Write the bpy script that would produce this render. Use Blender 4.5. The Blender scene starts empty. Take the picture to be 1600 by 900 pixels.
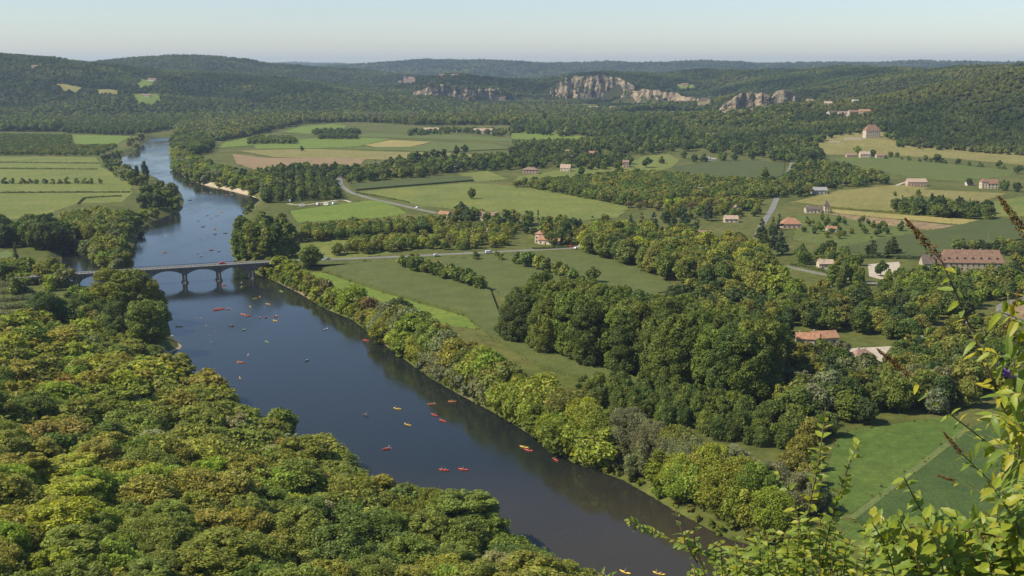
import bpy, bmesh, math, random
import numpy as np
from mathutils import Vector, Matrix

random.seed(7)
RNG = np.random.default_rng(11)
SC = bpy.context.scene
COL = SC.collection

# ------------------------------------------------------------------ camera
FPX, IMW, IMH = 1750.0, 1600.0, 900.0          # focal length in photo pixels
PITCH = math.radians(11.15)
CZ = 140.0                                     # eye height above the river
cam_d = bpy.data.cameras.new('camera')
cam_d.sensor_width = 36.0
cam_d.lens = 36.0 * FPX / IMW
cam_d.clip_start = 0.1
cam_d.clip_end = 60000
cam = bpy.data.objects.new('camera', cam_d)
cam.location = (0, 0, CZ)
cam.rotation_euler = (math.pi / 2 - PITCH, 0, 0)
COL.objects.link(cam)
SC.camera = cam

# ------------------------------------------------------------------ sky and sun
SUN_EL, SUN_AZ = math.radians(47), math.radians(-108)   # azimuth from +Y, clockwise; negative = from the left
world = bpy.data.worlds.new('World')
SC.world = world
world.use_nodes = True
wn, wl = world.node_tree.nodes, world.node_tree.links
wn.clear()
sky = wn.new('ShaderNodeTexSky')
sky.sky_type = 'NISHITA'
sky.sun_disc = False
sky.sun_elevation = SUN_EL
sky.sun_rotation = SUN_AZ
sky.altitude = 200
sky.air_density = 1.0
sky.dust_density = 0.5
sky.ozone_density = 1.2
bg = wn.new('ShaderNodeBackground')
bg.inputs['Strength'].default_value = 0.097
wo = wn.new('ShaderNodeOutputWorld')
tintn = wn.new('ShaderNodeMix'); tintn.data_type = 'RGBA'; tintn.blend_type = 'MULTIPLY'; tintn.inputs['Factor'].default_value = 1.0
tintn.inputs['B'].default_value = (0.95, 0.98, 1.08, 1)      # the clean blue of a dry summer sky
wl.new(sky.outputs[0], tintn.inputs['A']); wl.new(tintn.outputs['Result'], bg.inputs['Color'])
wl.new(bg.outputs[0], wo.inputs['Surface'])
sun_d = bpy.data.lights.new('sun', 'SUN')
sun_d.energy = 4.6
sun_d.angle = math.radians(0.53)
sun_d.color = (1.0, 0.91, 0.74)
sun = bpy.data.objects.new('sun', sun_d)
to_sun = Vector((math.sin(SUN_AZ) * math.cos(SUN_EL), math.cos(SUN_AZ) * math.cos(SUN_EL), math.sin(SUN_EL)))
sun.rotation_euler = to_sun.to_track_quat('Z', 'Y').to_euler()
sun.location = to_sun * 500
COL.objects.link(sun)
SC.view_settings.view_transform = 'Standard'
SC.view_settings.look = 'None'
SC.view_settings.exposure = 0.45
SC.view_settings.gamma = 1.0
SC.view_settings.use_curve_mapping = False
SC.cycles.max_bounces = 6
SC.cycles.diffuse_bounces = 3
SC.cycles.glossy_bounces = 2
SC.cycles.transmission_bounces = 3
SC.cycles.volume_bounces = 0
SC.cycles.transparent_max_bounces = 4
SC.cycles.use_denoising = True
SC.cycles.sample_clamp_indirect = 4.0

# ------------------------------------------------------------------ picture <-> place
CT, ST = math.cos(PITCH), math.sin(PITCH)
FL = 5.0                                        # valley floor above the river

def ray(px, py):
    u, v = (px - IMW / 2) / FPX, (IMH / 2 - py) / FPX
    return np.array([u, CT + v * ST, -ST + v * CT])

def P(px, py, z=FL):
    d = ray(px, py)
    t = (z - CZ) / d[2]
    return (d[0] * t, d[1] * t)

def PD(px, py, dist):
    d = ray(px, py)
    t = dist / d[1]
    return (d[0] * t, dist, CZ + d[2] * t)

def proj(x, y, z):
    zz = z - CZ
    yc = y * CT - zz * ST                       # depth along the view axis
    up = y * ST + zz * CT
    return IMW / 2 + FPX * x / yc, IMH / 2 - FPX * up / yc, yc

# ------------------------------------------------------------------ noise and distance helpers
def vnoise(x, y, scale, seed=0):
    x = np.asarray(x, float) / scale + seed * 17.31
    y = np.asarray(y, float) / scale - seed * 9.77
    xi, yi = np.floor(x).astype(np.int64), np.floor(y).astype(np.int64)
    fx, fy = x - xi, y - yi
    fx, fy = fx * fx * (3 - 2 * fx), fy * fy * (3 - 2 * fy)
    def hsh(a, b):
        n = (a * 374761393 + b * 668265263 + seed * 974711) & 0x7fffffff
        n = ((n ^ (n >> 13)) * 1274126177) & 0x7fffffff
        return ((n ^ (n >> 16)) & 0xffff) / 65535.0
    a, b, c, d = hsh(xi, yi), hsh(xi + 1, yi), hsh(xi, yi + 1), hsh(xi + 1, yi + 1)
    return (a * (1 - fx) + b * fx) * (1 - fy) + (c * (1 - fx) + d * fx) * fy - 0.5

def seg_info(X, Y, poly, closed=False):
    """nearest distance, segment index and parameter to a polyline"""
    n = len(poly)
    best = np.full(X.shape, 1e18); idx = np.zeros(X.shape, np.int32); par = np.zeros(X.shape); side = np.zeros(X.shape)
    for i in range(n if closed else n - 1):
        ax, ay = poly[i][0], poly[i][1]
        bx, by = poly[(i + 1) % n][0], poly[(i + 1) % n][1]
        dx, dy = bx - ax, by - ay
        L = dx * dx + dy * dy + 1e-9
        t = np.clip(((X - ax) * dx + (Y - ay) * dy) / L, 0, 1)
        d2 = (X - ax - t * dx) ** 2 + (Y - ay - t * dy) ** 2
        m = d2 < best
        best = np.where(m, d2, best); idx = np.where(m, i, idx); par = np.where(m, t, par)
        side = np.where(m, dx * (Y - ay) - dy * (X - ax), side)
    return np.sqrt(best), idx, par, side

def soft_height(X, Y, pts):
    """crest height of a ridge seen from a point, blended over its segments so that bends leave no creases"""
    W = np.zeros(X.shape); Z = np.zeros(X.shape)
    for (ax, ay, az), (bx, by, bz) in zip(pts[:-1], pts[1:]):
        dx, dy = bx - ax, by - ay
        t = np.clip(((X - ax) * dx + (Y - ay) * dy) / (dx * dx + dy * dy + 1e-9), 0, 1)
        w = 1.0 / (np.hypot(X - ax - t * dx, Y - ay - t * dy) + 15.0) ** 5
        W += w; Z += w * (az + (bz - az) * t)
    return Z / W

def inside(X, Y, poly):
    c = np.zeros(X.shape, bool)
    n = len(poly)
    for i in range(n):
        x0, y0 = poly[i][0], poly[i][1]
        x1, y1 = poly[(i + 1) % n][0], poly[(i + 1) % n][1]
        if y0 == y1:
            continue
        m = ((y0 > Y) != (y1 > Y)) & (X < (x1 - x0) * (Y - y0) / (y1 - y0) + x0)
        c ^= m
    return c

def sstep(a, b, x):
    t = np.clip((x - a) / (b - a), 0, 1)
    return t * t * (3 - 2 * t)

# ------------------------------------------------------------------ the lie of the land
RIGHT_BANK_PX = [(1420, 960), (1290, 895), (1210, 862), (1130, 838), (1060, 800), (1010, 770), (975, 750), (935, 735), (895, 722), (865, 702), (815, 670),
                 (768, 642), (718, 616), (672, 590), (622, 554), (578, 521), (552, 500), (508, 482), (468, 458), (432, 440), (402, 428),
                 (372, 412), (362, 395), (362, 370), (374, 345), (392, 325), (408, 312), (390, 305), (345, 294), (312, 287), (292, 278),
                 (276, 266), (268, 250), (264, 236), (266, 222), (272, 214)]
LEFT_BANK_PX = [(236, 214), (226, 224), (208, 238), (190, 246), (186, 256), (200, 264), (222, 270), (244, 278), (262, 290), (282, 300), (287, 314),
                (284, 328), (262, 336), (244, 343), (226, 352), (216, 366), (208, 384), (203, 402), (196, 424), (172, 432), (158, 416), (146, 402), (126, 397), (108, 387), (96, 393), (96, 412),
                (102, 440), (122, 452), (160, 456), (212, 466), (246, 484), (262, 505), (268, 526), (285, 540), (268, 556), (292, 588), (400, 655), (500, 708),
                (600, 768), (700, 800), (800, 858), (960, 942), (1150, 1020), (1380, 1120)]
RIVER = [P(a, b, 0) for a, b in RIGHT_BANK_PX] + [P(a, b, 0) for a, b in LEFT_BANK_PX]
FOOT_PX = [(1500, 1300), (1180, 1040), (990, 962), (820, 875), (720, 815), (615, 780), (510, 722), (400, 668), (290, 600), (225, 562), (150, 545), (0, 524), (-300, 505), (-1000, 490)]
FOOT = [P(a, b, 0) for a, b in FOOT_PX]
FOOT_POLY = FOOT + [(-4000, 300), (-4000, -4000), (4000, -4000), (700, -100)]

def RPX(pts):
    out = []
    for px, py, d in pts:
        out.append(PD(px, py, d))
    return out

# wooded ridges: crest line in picture px with a distance, width towards us, width away, steepness of the face below a cliff (1 = none)
RIDGES = [
    (RPX([(-900, 60, 3900), (-300, 72, 3900), (0, 79, 3800), (60, 86, 3800), (120, 93, 3800), (190, 100, 3800), (260, 118, 3700), (330, 150, 3600)]), 850, 1600, 1.0),
    (RPX([(100, 112, 5600), (190, 94, 5600), (260, 89, 5600), (340, 91, 5500), (420, 99, 5500), (480, 107, 5400), (540, 122, 5300), (600, 140, 5200)]), 1500, 2200, 1.0),
    (RPX([(190, 148, 3700), (250, 136, 3800), (330, 127, 3900), (450, 131, 3900), (540, 141, 3900), (600, 152, 3900)]), 620, 1500, 1.0),
    (RPX([(600, 150, 4500), (640, 130, 4500), (665, 122, 4500), (700, 118, 4500), (760, 121, 4500), (800, 126, 4550), (850, 128, 4600)]), 330, 1900, 1.0),
    (RPX([(560, 166, 4000), (630, 150, 4080), (655, 139, 4100), (690, 137, 4100), (740, 140, 4120), (782, 139, 4150), (800, 147, 4200), (850, 150, 4250)]), 320, 800, 0.16),
    (RPX([(840, 132, 4700), (870, 121, 4650), (900, 113, 4600), (960, 110, 4550), (1000, 112, 4500), (1050, 119, 4480), (1110, 127, 4450)]), 230, 2200, 1.0),
    (RPX([(840, 152, 4350), (862, 136, 4320), (885, 122, 4300), (930, 120, 4280), (975, 125, 4260), (992, 136, 4240), (1010, 150, 4220)]), 300, 700, 0.14),
    (RPX([(968, 152, 3980), (985, 143, 3900), (1010, 140, 3850), (1050, 149, 3780), (1084, 156, 3720), (1114, 166, 3680)]), 230, 170, 0.12),
    (RPX([(1050, 120, 4950), (1100, 113, 4900), (1200, 107, 4700), (1300, 108, 4300), (1400, 112, 3900), (1480, 112, 3500), (1600, 100, 3200), (1900, 90, 3000)]), 800, 2500, 1.0),
    (RPX([(1112, 172, 3260), (1138, 153, 3260), (1160, 144, 3250), (1200, 147, 3240), (1225, 149, 3230), (1262, 158, 3220), (1290, 168, 3200)]), 240, 700, 0.12),
    (RPX([(1190, 200, 2150), (1290, 178, 2300), (1380, 158, 2350), (1450, 138, 2350), (1520, 120, 2350), (1600, 104, 2350), (1800, 88, 2300), (2400, 80, 2000)]), 640, 750, 1.0),
    (RPX([(1070, 211, 2500), (1140, 198, 2550), (1200, 186, 2600), (1270, 178, 2700), (1340, 174, 2800)]), 420, 430, 1.0),
    (RPX([(420, 108, 9500), (560, 102, 9500), (680, 95, 9300), (760, 95, 9300), (840, 100, 9300), (900, 99, 9300), (1000, 101, 9500), (1090, 97, 9500), (1180, 100, 9500), (1300, 101, 9500), (1420, 98, 9500), (1540, 99, 9500), (1700, 98, 9500)]), 2600, 3000, 1.0),
    (RPX([(-300, 100, 15000), (380, 101, 15000), (470, 99, 15000), (560, 102, 15000), (800, 101, 15500), (1500, 102, 15500)]), 2500, 3000, 1.0),
]

def terrain(X, Y):
    X = np.asarray(X, float); Y = np.asarray(Y, float)
    dr, _, _, _ = seg_info(X, Y, RIVER, True)
    ins = inside(X, Y, RIVER)
    base = np.where(ins, -np.minimum(3.0, dr * 0.3), np.minimum(FL, 0.15 + dr * 0.55))
    # wooded hills round the valley
    acc = np.zeros(X.shape)
    far = Y > 1300
    if far.any():
        xs, ys = X[far], Y[far]
        a = np.zeros(xs.shape)
        for pts, wf, wb, cl in RIDGES:
            d, i, t, s = seg_info(xs, ys, pts)
            zc = soft_height(xs, ys, pts) - FL - 8
            wob = 1 + 0.35 * vnoise(xs, ys, 420, 3) + 0.2 * vnoise(xs, ys, 170, 5)
            front = s < 0
            tip = ((i == 0) & (t <= 0)) | ((i == len(pts) - 2) & (t >= 1))      # past the ends the ridge drops away sooner
            (ax, ay, _), (bx, by, _) = pts[0], pts[1]
            (cx, cy, _), (ex, ey, _) = pts[-2], pts[-1]
            l0, l1 = math.hypot(bx - ax, by - ay), math.hypot(ex - cx, ey - cy)
            over = np.maximum(-((xs - ax) * (bx - ax) + (ys - ay) * (by - ay)) / l0, ((xs - ex) * (ex - cx) + (ys - ey) * (ey - cy)) / l1)
            tw = np.where(tip, sstep(0, 320, over), 0.0)
            f = np.where(front, d / (wf * wob + (min(wf, 380) - wf * wob) * tw), d / (wb + (min(wb, 380) - wb) * tw))
            fall = 0.5 * (1 + np.cos(math.pi * np.clip(f, 0, 1)))
            k = np.where(front, 1 - (1 - cl) * sstep(2, 22, d), 1.0)
            hh = np.maximum(zc, 0) * fall * k
            a += np.power(hh, 7)
        a = np.power(a, 1 / 7.0)
        rough = np.clip(a / 60, 0, 1)
        a = a + rough * (24 * vnoise(xs, ys, 310, 8) + 13 * vnoise(xs, ys, 120, 9))
        acc[far] = np.maximum(a, 0)
    h = base + acc
    # the hillside below the viewpoint
    near = (Y < 1100)
    if near.any():
        xs, ys = X[near], Y[near]
        df, _, _, _ = seg_info(xs, ys, FOOT)
        inn = inside(xs, ys, FOOT_POLY)
        r = np.hypot(xs, ys)
        rise = 0.24 * df + np.maximum(0, df - 120) ** 2 * 0.0012 + 3.0 * vnoise(xs, ys, 60, 4) * np.clip(df / 40, 0, 1)
        rise = np.minimum(rise, 130)
        ledge = np.where(r < 7, 138.0 - 0.45 * r, 134.85 - 1.25 * (r - 7))
        hn = np.where(inn, np.maximum(h[near] * 0 + 0.15 + rise, ledge), np.maximum(h[near], ledge))
        h[near] = hn
    return h

def hgt(x, y):
    return float(terrain(np.array([x]), np.array([y]))[0])

def hit(px, py):
    """where the sight line through a picture point first meets the land"""
    d = ray(px, py)
    t = np.geomspace(150, 16000, 1400)
    X, Y, Z = d[0] * t, d[1] * t, CZ + d[2] * t
    H = terrain(X, Y)
    below = np.nonzero(Z < H)[0]
    if len(below) == 0:
        return P(px, py) + (FL,)
    k = below[0]
    if k == 0:
        return (X[0], Y[0], H[0])
    a, b = Z[k - 1] - H[k - 1], H[k] - Z[k]
    w = a / (a + b + 1e-9)
    x, y = X[k - 1] * (1 - w) + X[k] * w, Y[k - 1] * (1 - w) + Y[k] * w
    return (x, y, hgt(x, y))

# ------------------------------------------------------------------ object helpers
def tag(o, label=None, cat=None, group=None, kind=None):
    if label: o['label'] = label
    if cat: o['category'] = cat
    if group: o['group'] = group
    if kind: o['kind'] = kind
    return o

def link(name, data, parent=None, mat=None):
    o = bpy.data.objects.new(name, data)
    COL.objects.link(o)
    if parent is not None:
        o.parent = parent
    if mat is not None and data is not None and len(data.materials) == 0:
        data.materials.append(mat)
    return o

def empty(name, loc, rz=0.0):
    o = bpy.data.objects.new(name, None)
    o.empty_display_size = 0.5
    o.location = loc
    o.rotation_euler = (0, 0, rz)
    COL.objects.link(o)
    return o

def mesh_np(name, verts, faces, mat=None, attr=None):
    me = bpy.data.meshes.new(name)
    me.from_pydata([tuple(v) for v in verts] if not isinstance(verts, np.ndarray) else verts.tolist(), [], faces if isinstance(faces, list) else faces.tolist())
    if mat is not None:
        me.materials.append(mat)
    return me

class MB:
    """collects simple solids for ONE mesh"""
    def __init__(self):
        self.v, self.f, self.m = [], [], []
        self.slot = 0
    def add(self, vs, fs):
        b = len(self.v)
        self.v += [tuple(v) for v in vs]
        for f in fs:
            self.f.append(tuple(b + i for i in f)); self.m.append(self.slot)
    def box(self, x0, x1, y0, y1, z0, z1):
        self.add([(x0, y0, z0), (x1, y0, z0), (x1, y1, z0), (x0, y1, z0), (x0, y0, z1), (x1, y0, z1), (x1, y1, z1), (x0, y1, z1)],
                 [(0, 3, 2, 1), (4, 5, 6, 7), (0, 1, 5, 4), (1, 2, 6, 5), (2, 3, 7, 6), (3, 0, 4, 7)])
    def tube(self, pts, radii, n=7, cap=True):
        rings = []
        b0 = len(self.v)
        for i, p in enumerate(pts):
            p = Vector(p)
            a = Vector(pts[max(i - 1, 0)]); c = Vector(pts[min(i + 1, len(pts) - 1)])
            d = (c - a)
            d = d.normalized() if d.length > 1e-9 else Vector((0, 0, 1))
            u = d.orthogonal().normalized(); w = d.cross(u)
            for k in range(n):
                an = 2 * math.pi * k / n
                self.v.append(tuple(p + (u * math.cos(an) + w * math.sin(an)) * radii[i]))
        for i in range(len(pts) - 1):
            for k in range(n):
                a = b0 + i * n + k; b = b0 + i * n + (k + 1) % n
                self.f.append((a, b, b + n, a + n)); self.m.append(self.slot)
        if cap:
            self.f.append(tuple(b0 + k for k in range(n))[::-1]); self.m.append(self.slot)
            e = b0 + (len(pts) - 1) * n
            self.f.append(tuple(e + k for k in range(n))); self.m.append(self.slot)
    def mesh(self, name, mats, smooth=False):
        me = bpy.data.meshes.new(name)
        me.from_pydata(self.v, [], self.f)
        for m in (mats if isinstance(mats, (list, tuple)) else [mats]):
            me.materials.append(m)
        me.polygons.foreach_set('material_index', self.m)
        if smooth:
            me.polygons.foreach_set('use_smooth', [True] * len(me.polygons))
        return me
    def build(self, name, mats, parent=None, smooth=False):
        return link(name, self.mesh(name, mats, smooth), parent)

ONES = 'first second third fourth fifth sixth seventh eighth ninth tenth eleventh twelfth thirteenth fourteenth fifteenth sixteenth seventeenth eighteenth nineteenth'.split()
TENS = 'twentieth thirtieth fortieth fiftieth sixtieth seventieth eightieth ninetieth'.split()
TENP = 'twenty thirty forty fifty sixty seventy eighty ninety'.split()
def ordinal(n):
    if n < 20: return ONES[n - 1]
    if n < 100:
        return TENS[n // 10 - 2] if n % 10 == 0 else TENP[n // 10 - 2] + '-' + ONES[n % 10 - 1]
    return 'hundred-and-' + ordinal(n - 100) if n > 100 else 'hundredth'

# ------------------------------------------------------------------ materials
def new_mat(name):
    m = bpy.data.materials.new(name)
    m.use_nodes = True
    nt = m.node_tree
    nt.nodes.clear()
    out = nt.nodes.new('ShaderNodeOutputMaterial')
    return m, nt, out

def nd(nt, typ, **kw):
    n = nt.nodes.new(typ)
    for k, v in kw.items():
        if k.startswith('i_'):
            n.inputs[int(k[2:]) if k[2:].isdigit() else k[2:].replace('_', ' ')].default_value = v
        else:
            setattr(n, k, v)
    return n

def ramp(nt, stops):
    r = nt.nodes.new('ShaderNodeValToRGB')
    els = r.color_ramp.elements
    while len(els) < len(stops):
        els.new(0.5)
    for e, (p, c) in zip(els, stops):
        e.position = p
        e.color = (*c, 1) if len(c) == 3 else c
    return r

def surf_mat(name, c0, c1, scale=0.1, rough=0.9, bump=0.0, bscale=2.0, detail=6.0, rows=None, spec=0.2, tint=False):
    """two-tone noisy surface; rows = (direction angle, spacing m, strength, colour)"""
    m, nt, out = new_mat(name)
    L = nt.links
    tc = nd(nt, 'ShaderNodeTexCoord')
    geo = nd(nt, 'ShaderNodeNewGeometry')
    nz = nd(nt, 'ShaderNodeTexNoise', i_Scale=scale, i_Detail=detail, i_Roughness=0.62)
    L.new(geo.outputs['Position'], nz.inputs['Vector'])
    r = ramp(nt, [(0.30, c0), (0.70, c1)])
    L.new(nz.outputs['Fac'], r.inputs['Fac'])
    col = r.outputs['Color']
    nz2 = nd(nt, 'ShaderNodeTexNoise', i_Scale=scale * 9.7, i_Detail=4.0, i_Roughness=0.7)
    L.new(geo.outputs['Position'], nz2.inputs['Vector'])
    mr = nd(nt, 'ShaderNodeMapRange')
    mr.inputs['From Min'].default_value = 0.25; mr.inputs['From Max'].default_value = 0.75
    mr.inputs['To Min'].default_value = 0.62; mr.inputs['To Max'].default_value = 1.38
    L.new(nz2.outputs['Fac'], mr.inputs['Value'])
    nz3 = nd(nt, 'ShaderNodeTexNoise', i_Scale=0.8, i_Detail=3.0, i_Roughness=0.7)
    L.new(geo.outputs['Position'], nz3.inputs['Vector'])
    mr3 = nd(nt, 'ShaderNodeMath', operation='MULTIPLY_ADD'); mr3.inputs[1].default_value = 1.1; mr3.inputs[2].default_value = 0.45
    L.new(nz3.outputs['Fac'], mr3.inputs[0])
    mm3 = nd(nt, 'ShaderNodeMath', operation='MULTIPLY'); L.new(mr.outputs[0], mm3.inputs[0]); L.new(mr3.outputs[0], mm3.inputs[1])
    mx = nd(nt, 'ShaderNodeMix', data_type='RGBA', blend_type='MULTIPLY'); mx.inputs['Factor'].default_value = 1.0
    L.new(col, mx.inputs['A']); L.new(mm3.outputs[0], mx.inputs['B'])
    col = mx.outputs['Result']
    if rows:
        ang, sp, st, rc = rows
        mp = nd(nt, 'ShaderNodeMapping')
        mp.inputs['Rotation'].default_value = (0, 0, ang)
        L.new(geo.outputs['Position'], mp.inputs['Vector'])
        wv = nd(nt, 'ShaderNodeTexWave', wave_type='BANDS', bands_direction='X')
        wv.inputs['Scale'].default_value = 0.314 / sp
        wv.inputs['Distortion'].default_value = 1.2
        wv.inputs['Detail'].default_value = 2
        wv.inputs['Detail Scale'].default_value = 0.6
        L.new(mp.outputs[0], wv.inputs['Vector'])
        mm = nd(nt, 'ShaderNodeMath', operation='MULTIPLY'); mm.inputs[1].default_value = st
        L.new(wv.outputs['Fac'], mm.inputs[0])
        m3 = nd(nt, 'ShaderNodeMix', data_type='RGBA'); m3.inputs['B'].default_value = (*rc, 1)
        L.new(mm.outputs[0], m3.inputs['Factor']); L.new(col, m3.inputs['A'])
        col = m3.outputs['Result']
    if tint:
        at = nd(nt, 'ShaderNodeAttribute', attribute_type='INSTANCER', attribute_name='tint')
        m4 = nd(nt, 'ShaderNodeMix', data_type='RGBA', blend_type='MULTIPLY'); m4.inputs['Factor'].default_value = 1.0
        L.new(col, m4.inputs['A']); L.new(at.outputs['Color'], m4.inputs['B'])
        col = m4.outputs['Result']
    bs = nd(nt, 'ShaderNodeBsdfPrincipled')
    bs.inputs['Roughness'].default_value = rough
    bs.inputs['Specular IOR Level'].default_value = spec
    L.new(col, bs.inputs['Base Color'])
    if bump > 0:
        nb = nd(nt, 'ShaderNodeTexNoise', i_Scale=bscale, i_Detail=5.0)
        L.new(geo.outputs['Position'], nb.inputs['Vector'])
        bp = nd(nt, 'ShaderNodeBump'); bp.inputs['Strength'].default_value = min(bump, 1.0); bp.inputs['Distance'].default_value = bump
        L.new(nb.outputs['Fac'], bp.inputs['Height']); L.new(bp.outputs[0], bs.inputs['Normal'])
    L.new(bs.outputs[0], out.inputs['Surface'])
    return m

def leaf_mat(name, trans=0.40, rough=0.55, spec=0.25, gain=1.0):
    m, nt, out = new_mat(name)
    L = nt.links
    at = nd(nt, 'ShaderNodeAttribute', attribute_type='INSTANCER', attribute_name='tint')
    lv = nd(nt, 'ShaderNodeAttribute', attribute_type='GEOMETRY', attribute_name='lv')
    mx = nd(nt, 'ShaderNodeMix', data_type='RGBA', blend_type='MULTIPLY'); mx.inputs['Factor'].default_value = 1.0
    L.new(at.outputs['Color'], mx.inputs['A']); L.new(lv.outputs['Color'], mx.inputs['B'])
    bs = nd(nt, 'ShaderNodeBsdfPrincipled')
    bs.inputs['Roughness'].default_value = rough
    bs.inputs['Specular IOR Level'].default_value = spec
    tr = nd(nt, 'ShaderNodeBsdfTranslucent')
    tcol = nd(nt, 'ShaderNodeMix', data_type='RGBA', blend_type='MULTIPLY'); tcol.inputs['Factor'].default_value = 1.0
    tcol.inputs['B'].default_value = (1.25, 1.3, 0.55, 1)
    L.new(mx.outputs['Result'], bs.inputs['Base Color']); L.new(mx.outputs['Result'], tcol.inputs['A'])
    L.new(tcol.outputs['Result'], tr.inputs['Color'])
    ms = nd(nt, 'ShaderNodeMixShader'); ms.inputs[0].default_value = trans
    L.new(bs.outputs[0], ms.inputs[1]); L.new(tr.outputs[0], ms.inputs[2])
    L.new(ms.outputs[0], out.inputs['Surface'])
    return m

# ================================================================== ground, river, fields
M = {}
def ground_material():
    m, nt, out = new_mat('ground_cover')
    L = nt.links
    geo = nd(nt, 'ShaderNodeNewGeometry')
    n1 = nd(nt, 'ShaderNodeTexNoise', i_Scale=0.012, i_Detail=7.0, i_Roughness=0.6)
    n2 = nd(nt, 'ShaderNodeTexNoise', i_Scale=0.16, i_Detail=6.0, i_Roughness=0.7)
    L.new(geo.outputs['Position'], n1.inputs['Vector']); L.new(geo.outputs['Position'], n2.inputs['Vector'])
    r1 = ramp(nt, [(0.32, (0.075, 0.088, 0.022)), (0.5, (0.10, 0.112, 0.027)), (0.68, (0.135, 0.13, 0.042))])
    L.new(n1.outputs['Fac'], r1.inputs['Fac'])
    r2 = ramp(nt, [(0.3, (0.62, 0.62, 0.62)), (0.72, (1.3, 1.3, 1.3))])
    L.new(n2.outputs['Fac'], r2.inputs['Fac'])
    mx = nd(nt, 'ShaderNodeMix', data_type='RGBA', blend_type='MULTIPLY'); mx.inputs['Factor'].default_value = 1
    L.new(r1.outputs[0], mx.inputs['A']); L.new(r2.outputs[0], mx.inputs['B'])
    # forest floor where the land is wooded, sand at the water's edge
    at = nd(nt, 'ShaderNodeAttribute', attribute_type='GEOMETRY', attribute_name='cover')
    sp = nd(nt, 'ShaderNodeSeparateColor')
    L.new(at.outputs['Color'], sp.inputs[0])
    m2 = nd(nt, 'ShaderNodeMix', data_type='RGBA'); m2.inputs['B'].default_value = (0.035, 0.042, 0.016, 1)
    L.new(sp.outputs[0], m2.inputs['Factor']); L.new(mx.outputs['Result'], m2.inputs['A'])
    m3 = nd(nt, 'ShaderNodeMix', data_type='RGBA'); m3.inputs['B'].default_value = (0.20, 0.165, 0.10, 1)
    L.new(sp.outputs[1], m3.inputs['Factor']); L.new(m2.outputs['Result'], m3.inputs['A'])
    bs = nd(nt, 'ShaderNodeBsdfPrincipled'); bs.inputs['Roughness'].default_value = 0.95; bs.inputs['Specular IOR Level'].default_value = 0.1
    L.new(m3.outputs['Result'], bs.inputs['Base Color'])
    L.new(bs.outputs[0], out.inputs['Surface'])
    return m

def make_ground():
    inner = np.radians(np.arange(-29, 29.01, 0.125))
    outer = np.radians(np.concatenate([np.arange(-180, -29, 5.0), ]))
    outer2 = np.radians(np.arange(34, 180, 5.0))
    A = np.concatenate([outer, inner, outer2])
    R = np.concatenate([np.array([0.8, 2, 3.5, 5, 6, 7, 8, 10, 13, 17, 22, 28, 34]), np.arange(40, 250, 8.0), np.arange(250, 1000, 3.6),
                        np.arange(1000, 2500, 11.0), np.arange(2500, 6000, 25.0), np.arange(6000, 19001, 260.0)])
    na, nr = len(A), len(R)
    X = np.sin(A)[None, :] * R[:, None]; Y = np.cos(A)[None, :] * R[:, None]
    H = terrain(X.ravel(), Y.ravel()).reshape(nr, na)
    V = np.stack([X, Y, H], -1).reshape(-1, 3)
    V = np.vstack([V, [[0, 0, 138.0]]])
    ii, jj = np.meshgrid(np.arange(nr - 1), np.arange(na), indexing='ij')
    j2 = (jj + 1) % na
    F = np.stack([ii * na + jj, ii * na + j2, (ii + 1) * na + j2, (ii + 1) * na + jj], -1).reshape(-1, 4)[:, ::-1]
    me = bpy.data.meshes.new('ground')
    nv = len(V); nf = len(F)
    tri = [(nv - 1, (k + 1) % na, k) for k in range(na)]
    me.vertices.add(nv); me.vertices.foreach_set('co', V.ravel())
    loops = np.concatenate([F.ravel(), np.array(tri).ravel()])
    me.loops.add(len(loops)); me.loops.foreach_set('vertex_index', loops)
    starts = np.concatenate([np.arange(nf) * 4, nf * 4 + np.arange(na) * 3])
    me.polygons.add(nf + na)
    me.polygons.foreach_set('loop_start', starts)
    me.update(calc_edges=True)
    me.polygons.foreach_set('use_smooth', [True] * (nf + na))
    # cover: r wooded, g sand
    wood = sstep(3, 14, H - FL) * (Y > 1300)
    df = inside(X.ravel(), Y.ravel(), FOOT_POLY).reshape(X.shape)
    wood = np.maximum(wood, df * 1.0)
    sand = (1 - sstep(0.2, 1.0, np.abs(H - 0.2))) * (Y < 2600) * (~df) * sstep(0.55, 0.75, vnoise(X, Y, 45, 6) + 0.5)
    c = np.zeros((nv, 4)); c[:-1, 0] = wood.ravel(); c[:-1, 1] = sand.ravel(); c[:, 3] = 1; c[-1, 0] = 1
    a = me.attributes.new('cover', 'FLOAT_COLOR', 'POINT')
    a.data.foreach_set('color', c.ravel())
    me.materials.append(ground_material())
    o = link('ground', me)
    tag(o, 'valley floor and hillsides of grass, earth and wood', 'ground', kind='structure')
    # horizon line per bearing, for culling what the hills hide
    return A[len(outer):len(outer) + len(inner)], R, H[:, len(outer):len(outer) + len(inner)]
GA, GR, GH = make_ground()
GEL = (GH - CZ) / GR[:, None]
GMAX = np.maximum.accumulate(GEL, axis=0)

def hidden_by_land(x, y, z):
    """True where the land between here and the viewpoint hides the point"""
    a = np.arctan2(x, y); r = np.hypot(x, y)
    ia = np.clip(((a - GA[0]) / (GA[1] - GA[0])).round().astype(int), 0, len(GA) - 1)
    ir = np.clip(np.searchsorted(GR, r * 0.985) - 1, 0, len(GR) - 1)
    return (z - CZ) / r < GMAX[ir, ia]

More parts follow.
